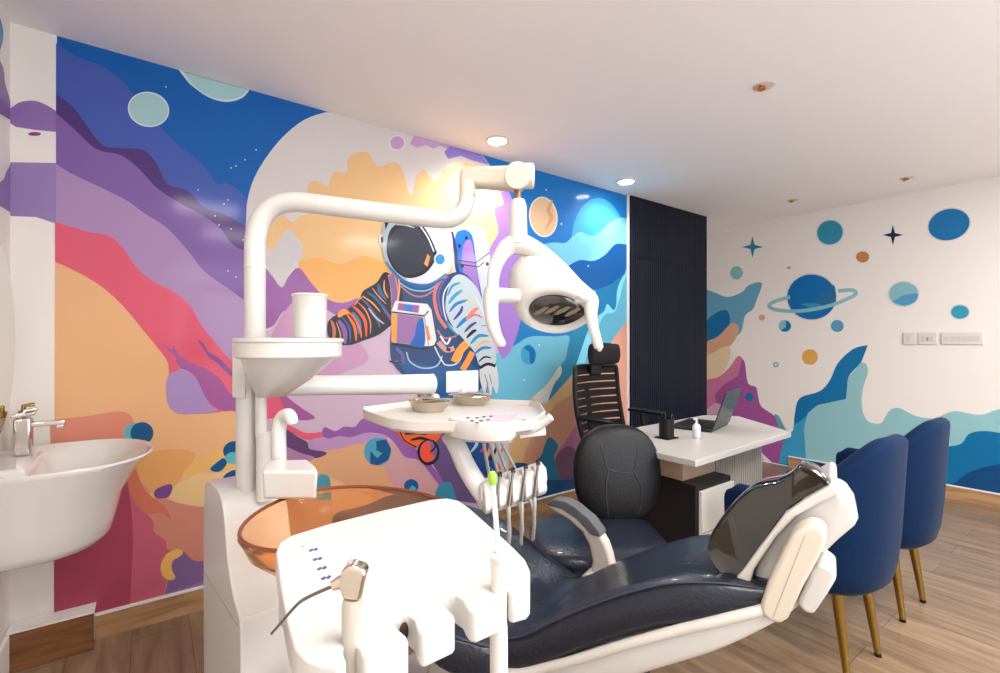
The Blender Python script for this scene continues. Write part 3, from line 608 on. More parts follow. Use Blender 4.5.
up('service_tube', T([W(261, 436, YU-.02), W(261, 385, YU-.02)], .014, seg=20), WHITE)
la = up('light_arm', T([W(255, 346, YU), W(255, 262, YU), W(255.5, 240, YU), W(261, 220, YU), W(275, 206, YU), W(296, 202, YU), W(330, 206, YU), W(380, 212, YU), W(430, 218, YU), W(448, 219, YU), W(460, 214, YU), W(466, 203, YU), W(467.5, 186, YU)], [.0265, .0265, .026, .026, .025, .0235, .0205], seg=24, smooth=6), WHITE, smooth=60)
up('joint_ring', T([W(255, 265, YU), W(255, 268, YU)], .0275, seg=24), WHITE2, la)
up('elbow_housing', T([W(467.5, 196, YU), W(467.5, 182, YU)], .0225, seg=20), CREAM, la)
# round tray shelf and its funnel-shaped holder
c = W(291, 345, 1.12); c0 = W(290, 345, 1.14)
def at(c, prof, **k): return Lt(prof, c, **k)
zz = lambda py, Y=1.13: CZ+(HOR-py)*Y/FPX
sh = up('cup_shelf', at((c0.x, c0.y, 0), [(.06, zz(352)), (.112, zz(358)), (.119, zz(356)), (.119, zz(343)), (.123, zz(341.5)), (.123, zz(339)), (.117, zz(338)), (.01, zz(340))], seg=40), WHITE, smooth=40)
e1, e2 = W(272, 396, 1.2), W(284, 396, 1.2)
R1 = [Vector((c0.x, c0.y, zz(357)))+RT*(.108*math.cos(t))+FW*(.1*math.sin(t)) for t in [2*PI*k/32 for k in range(32)]]
R2 = [W(272, 396, 1.22)+RT*(.034*math.cos(t))+FW*(.04*math.sin(t)) for t in [2*PI*k/32 for k in range(32)]]
Rm = [a.lerp(b, .5)+RT*(.0)+Vector((0, 0, -.006)) for a, b in zip(R1, R2)]
up('shelf_funnel', loft(nb(), [R1, Rm, R2]), WHITE, smooth=60)
# horizontal arm towards the instrument tray
ha = up('tray_arm', T([W(262, 386, YU), W(432, 384, 1.6)], [.0265, .034], seg=28), WHITE)
up('arm_end_cap', T([W(431, 384, 1.6), W(433.5, 384, 1.6)], .035, seg=28), WHITE2, ha)
up('arm_joint', T([W(425, 384, 1.62), W(425, 400, 1.62)], .02, seg=20), WHITE2, ha)
# spout and filler block, amber bowl
up('rinse_spout', T([W(279, 474, 1.08), W(279, 450, 1.08), W(279, 430, 1.08), W(282, 418, 1.08), W(288, 414.5, 1.07), W(291.5, 419, 1.06), W(292, 423, 1.06)], [.017, .0155, .015, .014, .012], seg=18, smooth=5), WHITE, smooth=60)
f = [W(263, 466, .99), W(268, 460, 1.05), W(308, 459, 1.05), W(316, 466, .99), W(318, 471, .95), W(262, 471, .95)]
base = [p+Vector((0, 0, -.058)) for p in f]; base = [p+(Vector((f[0].x+f[3].x, f[0].y+f[3].y, 2*p.z))/2-p)*.06 for p in base]
up('cup_filler', loft(nb(), [f, base]), WHITE, bevel=.006, seg=4)
bc = C2W(-.30, .905); RB = .165
def bowl_ring(z, r, sx=1.12):
    return [Vector((bc.x, bc.y, z))+RT*(r*sx*math.cos(t)+(.02*math.cos(2*t)))+FW*(r*math.sin(t)) for t in [2*PI*k/56 for k in range(56)]]
rr = [(.905, RB), (.897, RB+.003), (.892, RB), (.865, RB*.93), (.835, RB*.74), (.812, RB*.42), (.806, .03), (.812, .03), (.818, RB*.40), (.841, RB*.71), (.868, RB*.89), (.893, RB*.96)]
sb = thing('spittoon_bowl', 'amber glass spittoon bowl on the white dental unit', 'bowl', (bc.x, bc.y, .806))
mk('glass_bowl', loft(nb(), [bowl_ring(z, r) for z, r in rr+[rr[0]]], cap=False), ORGL, sb, local=False, smooth=60)
mk('rim', T([p+Vector((0, 0, .0)) for p in bowl_ring(.904, RB)+[bowl_ring(.904, RB)[0]]], .0035, seg=8), M('amber_rim', (170, 96, 60), .12, trans=.6), sb, local=False)
mk('drain', Lt([(.03, .0), (.032, .012), (.012, .016), (.004, .03)], seg=20), M('amber_plastic', (190, 90, 40), .3), sb)
up('bowl_support', Lt([(.055, .66), (.06, .74), (.045, .79), (.034, .806)], (bc.x, bc.y, 0), seg=28), WHITE, smooth=60)
sup = [Vector((bc.x, bc.y, .70))+RT*a+FW*b for a, b in ((-.11, -.03), (-.035, -.05), (.03, -.03), (.04, .1), (-.05, .2), (-.16, .16))]
up('bowl_bracket', ngon_prism(sup, (0, 0, .06)), WHITE, bevel=.012)
# white beaker
cu = thing('beaker', 'tall plain white cup standing on the round shelf of the dental unit', 'cup', (0, 0, 0))
cc = W(310, 320, 1.12); cu.location = (cc.x, cc.y, zz(338.5)+.0005)
ch = .102
mk('cup_body', Lt([(.032, 0), (.036, .003), (.0385, ch), (.0395, ch+.001), (.0375, ch+.001), (.035, .006), (.01, .005)], seg=40), WHITE, cu, smooth=50)
mk('rim', Lt([(.0385, ch-.004), (.041, ch-.002), (.041, ch+.001), (.0375, ch+.002), (.0375, ch-.003)], seg=40), WHITE2, cu)

# ------------------------------------------------------------------ operating light
YL = 1.2
ol = thing('operating_light', 'white oval dental operating light with two curved handles hanging from its arm', 'dental light', C2W(.06, YL, 1.2))
def op(name, bm, mat, parent=ol, **k): return mk(name, bm, mat, parent, local=False, **k)
hb = [W(461, 166, YU+.02), W(527, 164.5, YL-.02)]
op('spring_arm', ngon_prism([W(460, 166, YU), W(524, 163, YL), W(524, 188, YL), W(458, 183, YU)], FW*.05), CREAM, bevel=.012, seg=4)
ec = W(525, 175.5, YL+.02)
op('arm_end', T([W(517, 175.5, YL-.03), W(519, 175.5, YL+.06)], .033, seg=24), CREAM, bevel=.004); 
op('end_cap', T([W(519, 176, YL+.025), W(534, 176, YL+.025)], .0325, seg=24), CREAM, bevel=.006)
op('pivot_rod', T([W(517.5, 186, YL+.01), W(517.5, 204, YL+.01)], .009), M('copper_brown', (150, 110, 90), .3, .7))
op('neck', T([W(518, 200, YL+.01), W(518, 206, YL+.01), W(518, 236, YL+.01), W(518, 244, YL+.01)], [.017, .022, .024, .026], seg=20), WHITE)
# head shell: oval body, tilted
hc = W(552, 301, YL)
Rx = RT; 
tilt = math.radians(14)
ax = (RT*math.cos(tilt)-Vector((0, 0, 1))*math.sin(tilt)*-.0+Vector((0, 0, -math.sin(tilt)))*0.35).normalized()
nrm = (-FW*.80+Vector((0, 0, -.62))+RT*.05).normalized()               # the lens looks down at the viewer
upv = nrm.cross(ax).normalized()
if upv.z < 0: upv = -upv
M3 = Matrix((ax, upv, nrm)).transposed()
def dome(rx, ry, z0, z1, rings, nu=40, e=1.0):
    out = []
    for j in range(rings+1):
        t = j/rings; out.append((math.cos(t*PI/2*.97), z0+(z1-z0)*math.sin(t*PI/2)))
    return [[hc+M3 @ Vector((rx*s*math.cos(2*PI*k/nu), ry*s*math.sin(2*PI*k/nu), z)) for k in range(nu)] for s, z in out]
face = []
def oval(rx, ry, z, cx=0, cy=0, nu=40): return [hc+M3 @ Vector((cx+rx*math.copysign(abs(math.cos(2*PI*k/nu))**.85, math.cos(2*PI*k/nu)), cy+ry*(1-.42*max(0, math.cos(2*PI*k/nu))**1.5)*math.sin(2*PI*k/nu), z)) for k in range(nu)]
hs = [oval(.068, .043, .026, .010, -.008), oval(.074, .049, .034, .010, -.008), oval(.090, .066, .036, .01, -.008), oval(.100, .078, .020, .006, -.004), oval(.103, .083, -.005, .002, .0), oval(.098, .082, -.035, -.008, .008), oval(.086, .072, -.07, -.020, .020), oval(.062, .052, -.098, -.030, .030), oval(.026, .022, -.112, -.036, .034)]
op('lamp_shell', loft(nb(), hs), WHITE, smooth=60)
ln = op('lens', loft(nb(), [oval(.070, .045, .030, .010, -.008), oval(.064, .040, .037, .010, -.008)]), M('dark_lens', (26, 24, 24), .08, coat=1), smooth=60)
for k, (x, y) in enumerate(((-.044, .0), (-.018, .006), (.008, .006), (.034, .004))):
    cpt = hc+M3 @ Vector((x+.012, y-.008, .0375)); op('reflector', loft(nb(), [[cpt+M3 @ Vector((.009*math.cos(2*PI*i/6)+.016*math.sin(2*PI*i/6), .015*math.sin(2*PI*i/6), z)) for i in range(6)] for z in (-.003, .0015)]), M('lens_facet', (150, 148, 140), .2, .7), ln)
# yoke arch and handles
yk = [W(495, 300, YL-.03), W(493, 282, YL-.02), W(497, 263, YL), W(507, 248, YL+.01), W(520, 244, YL+.01), W(538, 252, YL+.01), W(560, 268, YL), W(578, 285, YL-.02), W(592, 297, YL-.03)]
op('yoke', T(yk, [.016, .016, .018, .024, .028, .024, .018, .014, .014], seg=18, smooth=5, flat=.8), WHITE, smooth=60)
op('pivot_boss', T([W(489, 295, YL-.035), W(520, 296, YL-.02)], .0185, seg=22), WHITE, bevel=.005)
h1 = op('grip_handle', T([W(493, 289, YL-.035), W(491, 300, YL-.04), W(492, 320, YL-.05), W(496, 334, YL-.06), W(501, 344, YL-.06), W(501.8, 347, YL-.06)], [.019, .02, .0175, .0155, .013, .012, .005], seg=18, smooth=5), WHITE, smooth=60)
h2 = op('grip_handle', T([W(584, 297, YL-.035), W(591, 300, YL-.035), W(591, 312, YL-.04), W(593, 326, YL-.05), W(598.5, 346, YL-.055), W(599, 348.5, YL-.055)], [.018, .019, .017, .014, .012, .011, .005], seg=18, smooth=5), WHITE, smooth=60)
op('pivot_boss', T([W(574, 297, YL-.03), W(595, 298, YL-.035)], .0175, seg=22), WHITE, bevel=.004)

# ------------------------------------------------------------------ doctor's instrument table
ZT = 1.04
dt = thing('instrument_table', 'white bracket instrument table with control panel below the astronaut', 'instrument table', C2W(-.12, 1.35, .98))
def dp(name, bm, mat, parent=dt, **k): return mk(name, bm, mat, parent, local=False, **k)
outl = [(-.40, 1.385), (-.385, 1.33), (-.27, 1.17), (-.20, 1.135), (-.14, 1.14), (-.09, 1.12), (.02, 1.115), (.085, 1.16), (.125, 1.30), (.125, 1.47), (.10, 1.53), (-.18, 1.60), (-.24, 1.58)]
O3 = [C2W(x, y, ZT-.024) for x, y in outl]; cen = sum(O3, Vector())/len(O3)
def shr(pts, s, dz): return [cen+(p-cen)*s+Vector((0, 0, dz)) for p in pts]
bm = nb(); loft(bm, [shr(O3, .94, -.008), shr(O3, .99, .0), shr(O3, 1, .024), shr(O3, .985, .025), shr(O3, .95, .008), shr(O3, .0005, .0075)])
dp('tray_top', bm, WHITE2, bevel=.004)
pc = [C2W(-.125, 1.15, 0), C2W(-.07, 1.10, 0), C2W(-.01, 1.085, 0), C2W(.03, 1.11, 0), C2W(.045, 1.18, 0), C2W(.04, 1.22, 0), C2W(-.11, 1.21, 0)]
pcs = cat(pc, 4, True)
b2 = nb(); pcc = sum(pcs, Vector())/len(pcs)
def pr_(s, z, dx=0): return [Vector(((pcc+(p-pcc)*s).x, (pcc+(p-pcc)*s).y, z))+FW*dx for p in pcs]
loft(b2, [pr_(.8, .998), pr_(.96, 1.002), pr_(1.0, 1.016), pr_(.985, 1.036), pr_(.93, 1.044)])
cp = dp('control_panel', b2, WHITE, smooth=50)
for (px, py) in ((468, 419), (472, 422), (477, 419), (481, 422), (484, 418), (488, 421), (491, 417.5), (477, 424)):
    q = onZ(px, py-1, 1.0442); dp('button', Lt([(.0045, 0), (.0045, .0015), (.003, .002)], q, seg=10), M('button_blue', (52, 66, 92), .5), cp)
dp('underside_housing', ngon_prism([C2W(-.12, 1.25, .965), C2W(.03, 1.22, .965), C2W(.07, 1.4, .965), C2W(-.1, 1.45, .965)], (0, 0, .04)), WHITE2, bevel=.012)
gh = dp('pull_handle', T([C2W(.035, 1.19, 1.012), C2W(.07, 1.2, 1.008), C2W(.10, 1.2, 1.02), C2W(.128, 1.19, 1.042)], [.013, .013, .012, .010], seg=16, smooth=5), WHITE, smooth=60)
q = W(524, 422.5, 1.185); dp('handle_knob', ell(nb(), q, .008, .008, .008, 14, 8), BLACKP, gh)
dp('lower_shelf', ngon_prism([C2W(.05, 1.2, .985), C2W(.12, 1.24, .985), C2W(.13, 1.38, .985), C2W(.06, 1.38, .985)], (0, 0, .012)), WHITE2, bevel=.003)
dp('diagonal_arm', T([W(450, 436, 1.27), W(457, 446, 1.25), W(466, 466, 1.24), W(478, 486, 1.23), W(487, 498, 1.22), W(497, 503, 1.22)], [.026, .028, .029, .029, .028, .022], seg=20, smooth=5, flat=.7), WHITE, smooth=60)
fv = dp('film_viewer', Pr([W(446, 393, 1.62), W(478, 392, 1.62), W(478, 370.5, 1.62), W(446, 371.5, 1.62)], FW*.02), M('pale_screen_plastic', (236, 240, 246), .3), bevel=.003)  # screen in plain pale plastic, no emission
dp('viewer_bracket', T([W(462, 391, 1.63), W(462, 402, 1.6)], .012), WHITE2)
dp('table_post', T([C2W(-.22, 1.6, 1.04), C2W(-.2, 1.5, .99), C2W(-.1, 1.35, .985)], .018), WHITE2)
# instrument holder below the table
ih = thing('handpiece_holder', 'white angled handpiece holder with slots under the instrument table', 'instrument holder', C2W(.03, 1.22, .86))
def hp(name, bm, mat, parent=ih, **k): return mk(name, bm, mat, parent, local=False, **k)
a0, a1 = W(481, 484, 1.2), W(544, 464.5, 1.3)
dirb = (a1-a0).normalized(); dn = Vector((0, 0, -1))
Lb = (a1-a0).length; prf = [(0, 0), (.03, -.022), (.042, -.055), (.03, -.07), (0, -.066), (-.03, -.02), (-.02, 0)]
def pf(t, o, z): return a0+dirb*(Lb*t)+(-FW+RT*.3).normalized()*o+Vector((0, 0, z))
bm = nb()
n = 5
for k in range(n):
    t0 = k/n+.012; t1 = (k+1)/n-.035
    loft(bm, [[pf(t0, o, z) for o, z in prf], [pf(t1, o, z) for o, z in prf]])
hp('slot_block', bm, WHITE, bevel=.005)
hp('holder_body', loft(nb(), [[pf(-.02, o, z) for o, z in ((-.035, .002), (.008, -.008), (.016, -.04), (.0, -.064), (-.045, -.058))], [pf(1.03, o, z) for o, z in ((-.035, .002), (.008, -.008), (.016, -.04), (.0, -.064), (-.045, -.058))]]), WHITE2, bevel=.006)
lab = ['steel handpiece in the leftmost slot of the holder below the astronaut', 'steel handpiece in the second slot from the left of the holder', 'steel handpiece in the middle slot of the white holder', 'steel handpiece in the rightmost used slot of the white holder']
for k, (t, l) in enumerate(zip((.19, .39, .59, .79), lab)):
    p0 = pf(t+.05, .026, .016); p2 = pf(t-.06, .05, -.058); p1 = p0.lerp(p2, .45)
    h = thing('dental_handpiece', l, 'handpiece', p2, group='handpieces in the holder')
    mk('handpiece_body', T([p1, p1.lerp(p2, .5), p2], [.0045, .0055, .0055], seg=12), DSTEEL, h, local=False)
    mk('handpiece_head', T([p0-FW*.004, p0+FW*.006+Vector((0, 0, .005))], .006, seg=12), DSTEEL, h, local=False, bevel=.001)
    mk('neck', T([p0, p1], .0035, seg=10), DSTEEL, h, local=False)
    q = p2
    mk('hose', T([q, q+Vector((0, 0, -.03)), q+Vector((0, 0, -.09))+FW*.03, q+Vector((0, 0, -.14))+FW*.08, q+Vector((0, 0, -.06))+FW*.12, W(482+k*5, 434, 1.36)], .0048, seg=8, smooth=8), GREYH, h, local=False)
# steel dishes + vial
def dish(px, py, rz, lab, L=.085, s=1):
    p = onZ(px, py, ZT-.016+.0005)
    t = thing('instrument_dish', lab, 'metal dish', (p.x, p.y, ZT-.0155), rz, group='steel instrument dishes')
    rings = []
    for z, sc in ((0, .72), (.006, .8), (.026, 1.0), (.030, 1.08), (.031, 1.0), (.027, .93), (.008, .74)):
        ring = []
        for k in range(36):
            th = 2*PI*k/36; x = L*s*math.cos(th)*sc; y = .036*s*math.sin(th)*sc; y += .024*(x/L)**2
            ring.append(Vector((x, y-.008, z)))
        rings.append(ring)
    mk('dish_body', loft(nb(), rings), STEEL, t, smooth=50)
    for yy in (-.01, .006): mk('instrument', T([(-.075*s, yy, .03), (0, yy+.004, .037), (.07*s, yy+.012, .034)], [.0022, .0035, .002], seg=8, smooth=4), CHROME, t)
rzA = math.atan2(RT.y, RT.x)
dish(427, 411, rzA-.5, 'kidney-shaped steel instrument dish, left and nearer of the two on the tray', .07)
dish(470, 404.5, rzA-.45, 'kidney-shaped steel instrument dish, right and farther of the two on the tray', .07)
p = onZ(421, 402, ZT-.0155)
v = thing('glass_vial', 'small clear glass vial standing behind the left steel dish', 'vial', (p.x, p.y, ZT-.0155))
mk('vial_body', Lt([(.011, 0), (.012, .002), (.012, .038), (.006, .044), (.006, .054), (.004, .054)], seg=20), M('clear_glass', (240, 240, 240), .05, trans=.9), v, smooth=50)
mk('stopper', Lt([(.0065, .052), (.0065, .062)], seg=16), M('grey_rubber', (150, 140, 130), .6), v)
# ------------------------------------------------------------------ near assistant console
ZC = .97
ac = thing('assistant_console', 'large white assistant console with instrument notches in the foreground', 'dental console', onZ(400, 575, ZC)-Vector((0, 0, .05)))
def an(name, bm, mat, parent=ac, **k): return mk(name, bm, mat, parent, local=False, **k)
cpx = lambda x, y: (x/2.926+240, y/2.926+443)
top = [(104, 318), (116, 290), (150, 270), (260, 236), (420, 196), (560, 165), (606, 161), (640, 168), (672, 190), (740, 250), (800, 304), (835, 340), (849, 372), (848, 418),
       (838, 430), (800, 440), (786, 436), (780, 420), (776, 400), (752, 396), (744, 410), (750, 440), (764, 452),
       (764, 462), (690, 492), (673, 488), (662, 476), (652, 456), (628, 440), (604, 446), (594, 462), (606, 484), (624, 500), (628, 512),
       (622, 520), (540, 556), (527, 552), (518, 540), (512, 516), (492, 499), (466, 502), (452, 520), (462, 542), (486, 562), (492, 580), (488, 586),
       (372, 622), (358, 618), (350, 598), (330, 582), (306, 588), (298, 606), (308, 628), (312, 640), (290, 650), (240, 650), (196, 636), (160, 600), (140, 530), (118, 420)]
pts = [onZ(*cpx(x, y), ZC) for x, y in top]
bm = ngon_prism([p-Vector((0, 0, .032)) for p in pts], (0, 0, .032))
an('console_body', bm, WHITE, bevel=.006, seg=4, smooth=40)
# underside deck that links the notched lobes
und = [onZ(*cpx(x, y), ZC-.05) for x, y in ((140, 330), (560, 200), (760, 320), (700, 370), (580, 390), (430, 440), (300, 510), (190, 540))]
an('console_underside', ngon_prism([p-Vector((0, 0, .01)) for p in und], (0, 0, .03)), WHITE2, bevel=.006)
an('console_arm', T([onZ(*cpx(330, 420), ZC-.06), onZ(*cpx(330, 420), ZC-.06)+Vector((0, 0, -.3)), onZ(*cpx(330, 420), ZC-.06)+Vector((0, 0, -.42))+FW*.1, C2W(-.46, 1.1, .45)], .026, seg=18, smooth=5), WHITE2, smooth=60)
for x, y in ((612, 480), (480, 552)):
    q = onZ(*cpx(x, y), ZC-.016); an('notch_shade', ell(nb(), q, .0045, .003, .009, 14, 8), M('hole_shade', (60, 38, 26), .8))  # dark blob standing in for the shade down in the notch
BT = M('key_print', (82, 82, 134), .5); BT2 = M('key_print_pale', (205, 205, 212), .5)
du_ = (onZ(*cpx(849, 330), ZC)-onZ(*cpx(104, 330), ZC)); exr = (onZ(*cpx(560, 165), ZC)-onZ(*cpx(150, 270), ZC)).normalized(); eyr = Vector((0, 0, 1)).cross(exr)
for k, (x, y) in enumerate(((215, 313), (227, 340), (240, 367), (252, 395))):
    q = onZ(*cpx(x, y), ZC); w = .0052; h = .0042
    bm = nb()
    for (a, b_) in ((-1, 0), (-.3, 1), (.4, -1), (1, .4)):
        c = q+exr*(a*w*.75)+eyr*(b_*h*.35)
        prism(bm, [c+exr*sx*w*.28+eyr*sy*h*.62 for sx, sy in ((-1, -1), (1, -1), (1, 1), (-1, 1))], (0, 0, .0005))
    prism(bm, [q+exr*sx*w+eyr*sy*h*.2 for sx, sy in ((-1, -1), (1, -1), (1, 1), (-1, 1))], (0, 0, .0006))
    an('key_marking', bm, BT)
    q = onZ(*cpx(x-38, y-1), ZC)
    bm = nb(); prism(bm, [q+exr*sx*w*.9+eyr*sy*h*.6 for sx, sy in ((-1, -1), (1, -1), (1, 1), (-1, 1))], (0, 0, .0004)); an('key_marking', bm, BT2)
q = onZ(*cpx(183, 303), ZC); an('indicator_lamp', Lt([(.0012, 0), (.0012, .0005)], q, seg=10), BT)
# three-way syringe hanging in the left notch
YS = .415
sy = thing('air_water_syringe', 'silver air-water syringe with bent tip hanging in the console front', 'dental syringe', W(350, 673, YS))
def s_(name, bm, mat, parent=sy, **k): return mk(name, bm, mat, parent, local=False, **k)
cw = lambda x, y, Y: W(*cpx(x, y), Y)
s_('syringe_barrel', T([cw(326, 700, YS), cw(326, 600, YS), cw(326, 500, YS), cw(328, 470, YS), cw(330, 452, YS)], [.0078, .0078, .0084, .0088, .0078], seg=20), M('warm_grey_barrel', (184, 177, 165), .35))
s_('syringe_head', ngon_prism([cw(300, 462, YS-.008), cw(352, 466, YS-.008), cw(362, 420, YS-.008), cw(368, 385, YS-.008), cw(358, 372, YS-.008), cw(320, 358, YS-.008), cw(294, 380, YS-.008), cw(284, 420, YS-.008)], FW*.016), STEEL, bevel=.003)
s_('trigger_button', T([cw(345, 372, YS), cw(358, 356, YS)], .0042, seg=12), CHROME); s_('trigger_button', T([cw(322, 364, YS), cw(330, 348, YS)], .0042, seg=12), CHROME)
s_('tip_collar', T([cw(300, 405, YS-.002), cw(270, 420, YS-.004)], [.006, .0045], seg=14), STEEL)
s_('tip', T([cw(285, 414, YS-.004), cw(240, 432, YS-.004), cw(190, 456, YS-.004), cw(160, 480, YS-.004), cw(92, 558, YS-.004)], [.0016, .0015, .0015, .0014, .0012], seg=10, smooth=4), DSTEEL)
s_('hose', T([cw(326, 700, YS), cw(326, 800, YS), cw(400, 900, .5), cw(420, 700, .75)], .006, smooth=6, seg=10), GREYH)
# saliva ejector with green tip
YE = .50
se = thing('saliva_ejector', 'thin white saliva ejector with green tip standing in the console edge', 'suction tube', W(500, 673, YE))
s_('ejector_valve', T([cw(758, 750, YE), cw(757, 540, YE), cw(758, 520, YE), cw(759, 360, YE), cw(758, 340, YE)], [.0095, .0095, .0085, .0092, .0092], seg=18), WHITE2, se)
s_('collar', T([cw(758, 352, YE), cw(758, 344, YE), cw(757, 326, YE), cw(757, 322, YE)], [.0085, .0098, .0098, .0075], seg=20), WHITE2, se)
s_('disposable_tube', T([cw(757, 326, YE), cw(750, 240, YE), cw(742, 150, YE), cw(740, 118, YE)], .0028, seg=12), M('clear_white_tube', (225, 230, 228), .2), se)
s_('green_tip', T([cw(740, 122, YE), cw(739, 114, YE), cw(738, 92, YE), cw(737, 84, YE)], [.0032, .0044, .0046, .003], seg=14), M('lime_tip', (150, 200, 70), .4), se)
s_('tube_hose', T([cw(758, 740, YE), cw(760, 840, YE), cw(700, 900, .55), cw(560, 700, .8)], .0075, smooth=6, seg=10), GREYH, se)
# thin cable that shows in the middle notch
cb = thing('console_cable', 'thin grey cable dropping through the middle notch of the console', 'cable', cw(484, 700, .5))
s_('cable_run', T([cw(474, 560, .475), cw(484, 600, .475), cw(486, 660, .478), cw(486, 720, .48)], .0013, smooth=5, seg=8), DSTEEL, cb); s_('hook', ell(nb(), cw(474, 548, .48), .003, .003, .005, 12, 8), BLACKP, cb)

# ------------------------------------------------------------------ dental chair
DRZ = math.atan2(-.945, .322)
D = Vector((.322, -.945, 0)).normalized(); FR = Vector((.945, .322, 0)).normalized()
O = Vector((1.385, -1.510, 0))
dc = thing('dental_chair', 'reclined dental chair in navy leather on a white shell, headrest at the right', 'dental chair', O, DRZ)
def side(px, py, y):       # pixel -> point on the vertical plane y'=y of the chair, in its own frame
    d = ray(px, py); n = FR; t = ((O+FR*y)-CAM).dot(n)/d.dot(n); p = CAM+d*t-O
    return Vector((p.dot(D), y, p.z))
def sq(t, zt, th, y0, y1, e=4.5, n=40, tiltz=0):
    out = []
    cy = (y0+y1)/2; hy = (y1-y0)/2
    for k in range(n):
        a = 2*PI*k/n; c, s = math.cos(a), math.sin(a)
        x = math.copysign(abs(c)**(2/e), c); z = math.copysign(abs(s)**(2/e), s)
        dish = .014*max(0, 1-(x*1.3)**2) if z > 0 else 0
        out.append(Vector((t, cy+hy*x, zt-th/2+th/2*z-dish)))
    return out
def interp(tab, t):
    for a, b in zip(tab, tab[1:]):
        if a[0] <= t <= b[0]:
            k = (t-a[0])/(b[0]-a[0]); k = k*k*(3-2*k) if False else k
            return [x+(y-x)*k for x, y in zip(a[1:], b[1:])]
    return tab[-1][1:] if t > tab[-1][0] else tab[0][1:]
# t, top z, thickness, near y, far y
back = [(-.02, .46, .10, -.24, .19), (.06, .495, .12, -.235, .17), (.16, .57, .125, -.228, .145), (.28, .65, .12, -.22, .135), (.40, .712, .115, -.205, .14), (.50, .738, .11, -.19, .145), (.58, .742, .09, -.17, .14), (.62, .74, .06, -.15, .15)]
seat = [(-.84, .575, .04, -.12, .12), (-.80, .595, .09, -.17, .17), (-.70, .602, .10, -.2, .2), (-.5, .604, .11, -.225, .22), (-.34, .592, .12, -.30, .23), (-.22, .55, .13, -.345, .232), (-.12, .503, .13, -.345, .23), (-.03, .475, .12, -.30, .222), (.0, .46, .09, -.27, .215)]
def section_loft(tab, n=26):
    bm = nb(); t0, t1 = tab[0][0], tab[-1][0]; pts = [(Vector(r[1:3]+(0,)), Vector(r[3:5]+(0,))) for r in tab]
    A_ = cat([(r[0], r[1], r[2]) for r in tab], 4); B_ = cat([(r[3], r[4], 0) for r in tab], 4)
    return loft(bm, [sq(a.x, a.y, a.z, b.x, b.y) for a, b in zip(A_, B_)]), A_, B_
bm, A_, B_ = section_loft(back); bk = mk('backrest', bm, LEATHER, dc, smooth=60)
def seam(A_, B_, near, i0, i1, off=0):
    return [Vector((a.x, (b.x+.012 if near else b.y-.012), a.y-.010)) for a, b in list(zip(A_, B_))[i0:i1]]
mk('stitched_seam', T(seam(A_, B_, True, 2, -2), .0022, seg=6), STITCH, bk)
bm, A2, B2 = section_loft(seat); st = mk('seat', bm, LEATHER, dc, smooth=60)
mk('stitched_seam', T(seam(A2, B2, True, 4, -2), .0022, seg=6), STITCH, st)
# white shell beneath
shell = [(-.62, .50, .03, -.14, .14), (-.5, .495, .06, -.18, .18), (-.3, .47, .09, -.22, .2), (-.12, .40, .10, -.25, .2), (.02, .395, .10, -.235, .17), (.16, .465, .105, -.225, .13), (.30, .552, .105, -.215, .12), (.42, .622, .1, -.2, .13), (.52, .675, .085, -.185, .13), (.62, .725, .05, -.16, .155), (.66, .745, .03, -.12, .12)]
bm, A3, B3 = section_loft(shell); sl = mk('white_shell', bm, WHITE, dc, smooth=60)
mk('shell_rim', T([Vector((a.x, b.x-.001, a.y-.012)) for a, b in list(zip(A3, B3))[14:-4]], .011, seg=12), WHITE2, sl)
bs_ = nb(); loft(bs_, [[Vector((x, y, .0)) for x, y in ((-.62, -.2), (.02, -.2), (.12, -.1), (.12, .1), (.02, .2), (-.62, .2))], [Vector((x, y, .06)) for x, y in ((-.6, -.18), (0, -.18), (.08, -.09), (.08, .09), (0, .18), (-.6, .18))]])
mk('base_plate', bs_, WHITE, dc, bevel=.015)
mk('lift_pedestal', loft(nb(), [[Vector((x, y, .05)) for x, y in ((-.42, -.12), (-.1, -.12), (-.1, .12), (-.42, .12))], [Vector((x, y, .40)) for x, y in ((-.32, -.1), (.02, -.1), (.02, .1), (-.32, .1))]]), WHITE2, dc, bevel=.02)
# far armrest
ya = .22
aw = lambda x, y: side(x/2.926+430, y/2.926+443, ya)
arm = [aw(*p) for p in ((340, 188), (352, 176), (385, 182), (425, 200), (470, 238), (500, 275), (512, 295), (524, 330), (534, 375), (536, 408), (505, 420), (452, 408), (456, 392), (468, 378), (474, 345), (464, 300), (444, 262), (404, 226), (352, 196))]
arr = mk('armrest', ngon_prism(arm, (0, .045, 0)), M('warm_grey_plastic', (196, 190, 182), .4), dc, bevel=.01, smooth=50)
pad = [aw(*p) for p in ((340, 176), (360, 164), (395, 170), (425, 186), (470, 224), (498, 262), (500, 276), (472, 268), (430, 222), (385, 192), (345, 182))]
mk('arm_pad', ngon_prism([p+Vector((0, -.004, 0)) for p in pad], (0, .052, 0)), M('slate_pad', (92, 94, 98), .55), arr, bevel=.005)
mk('arm_hub', T([side(592, 582, ya)+Vector((0, -.02, 0)), side(592, 582, ya)+Vector((0, .05, 0))], .034, seg=24), M('warm_grey_plastic'), arr, bevel=.006)
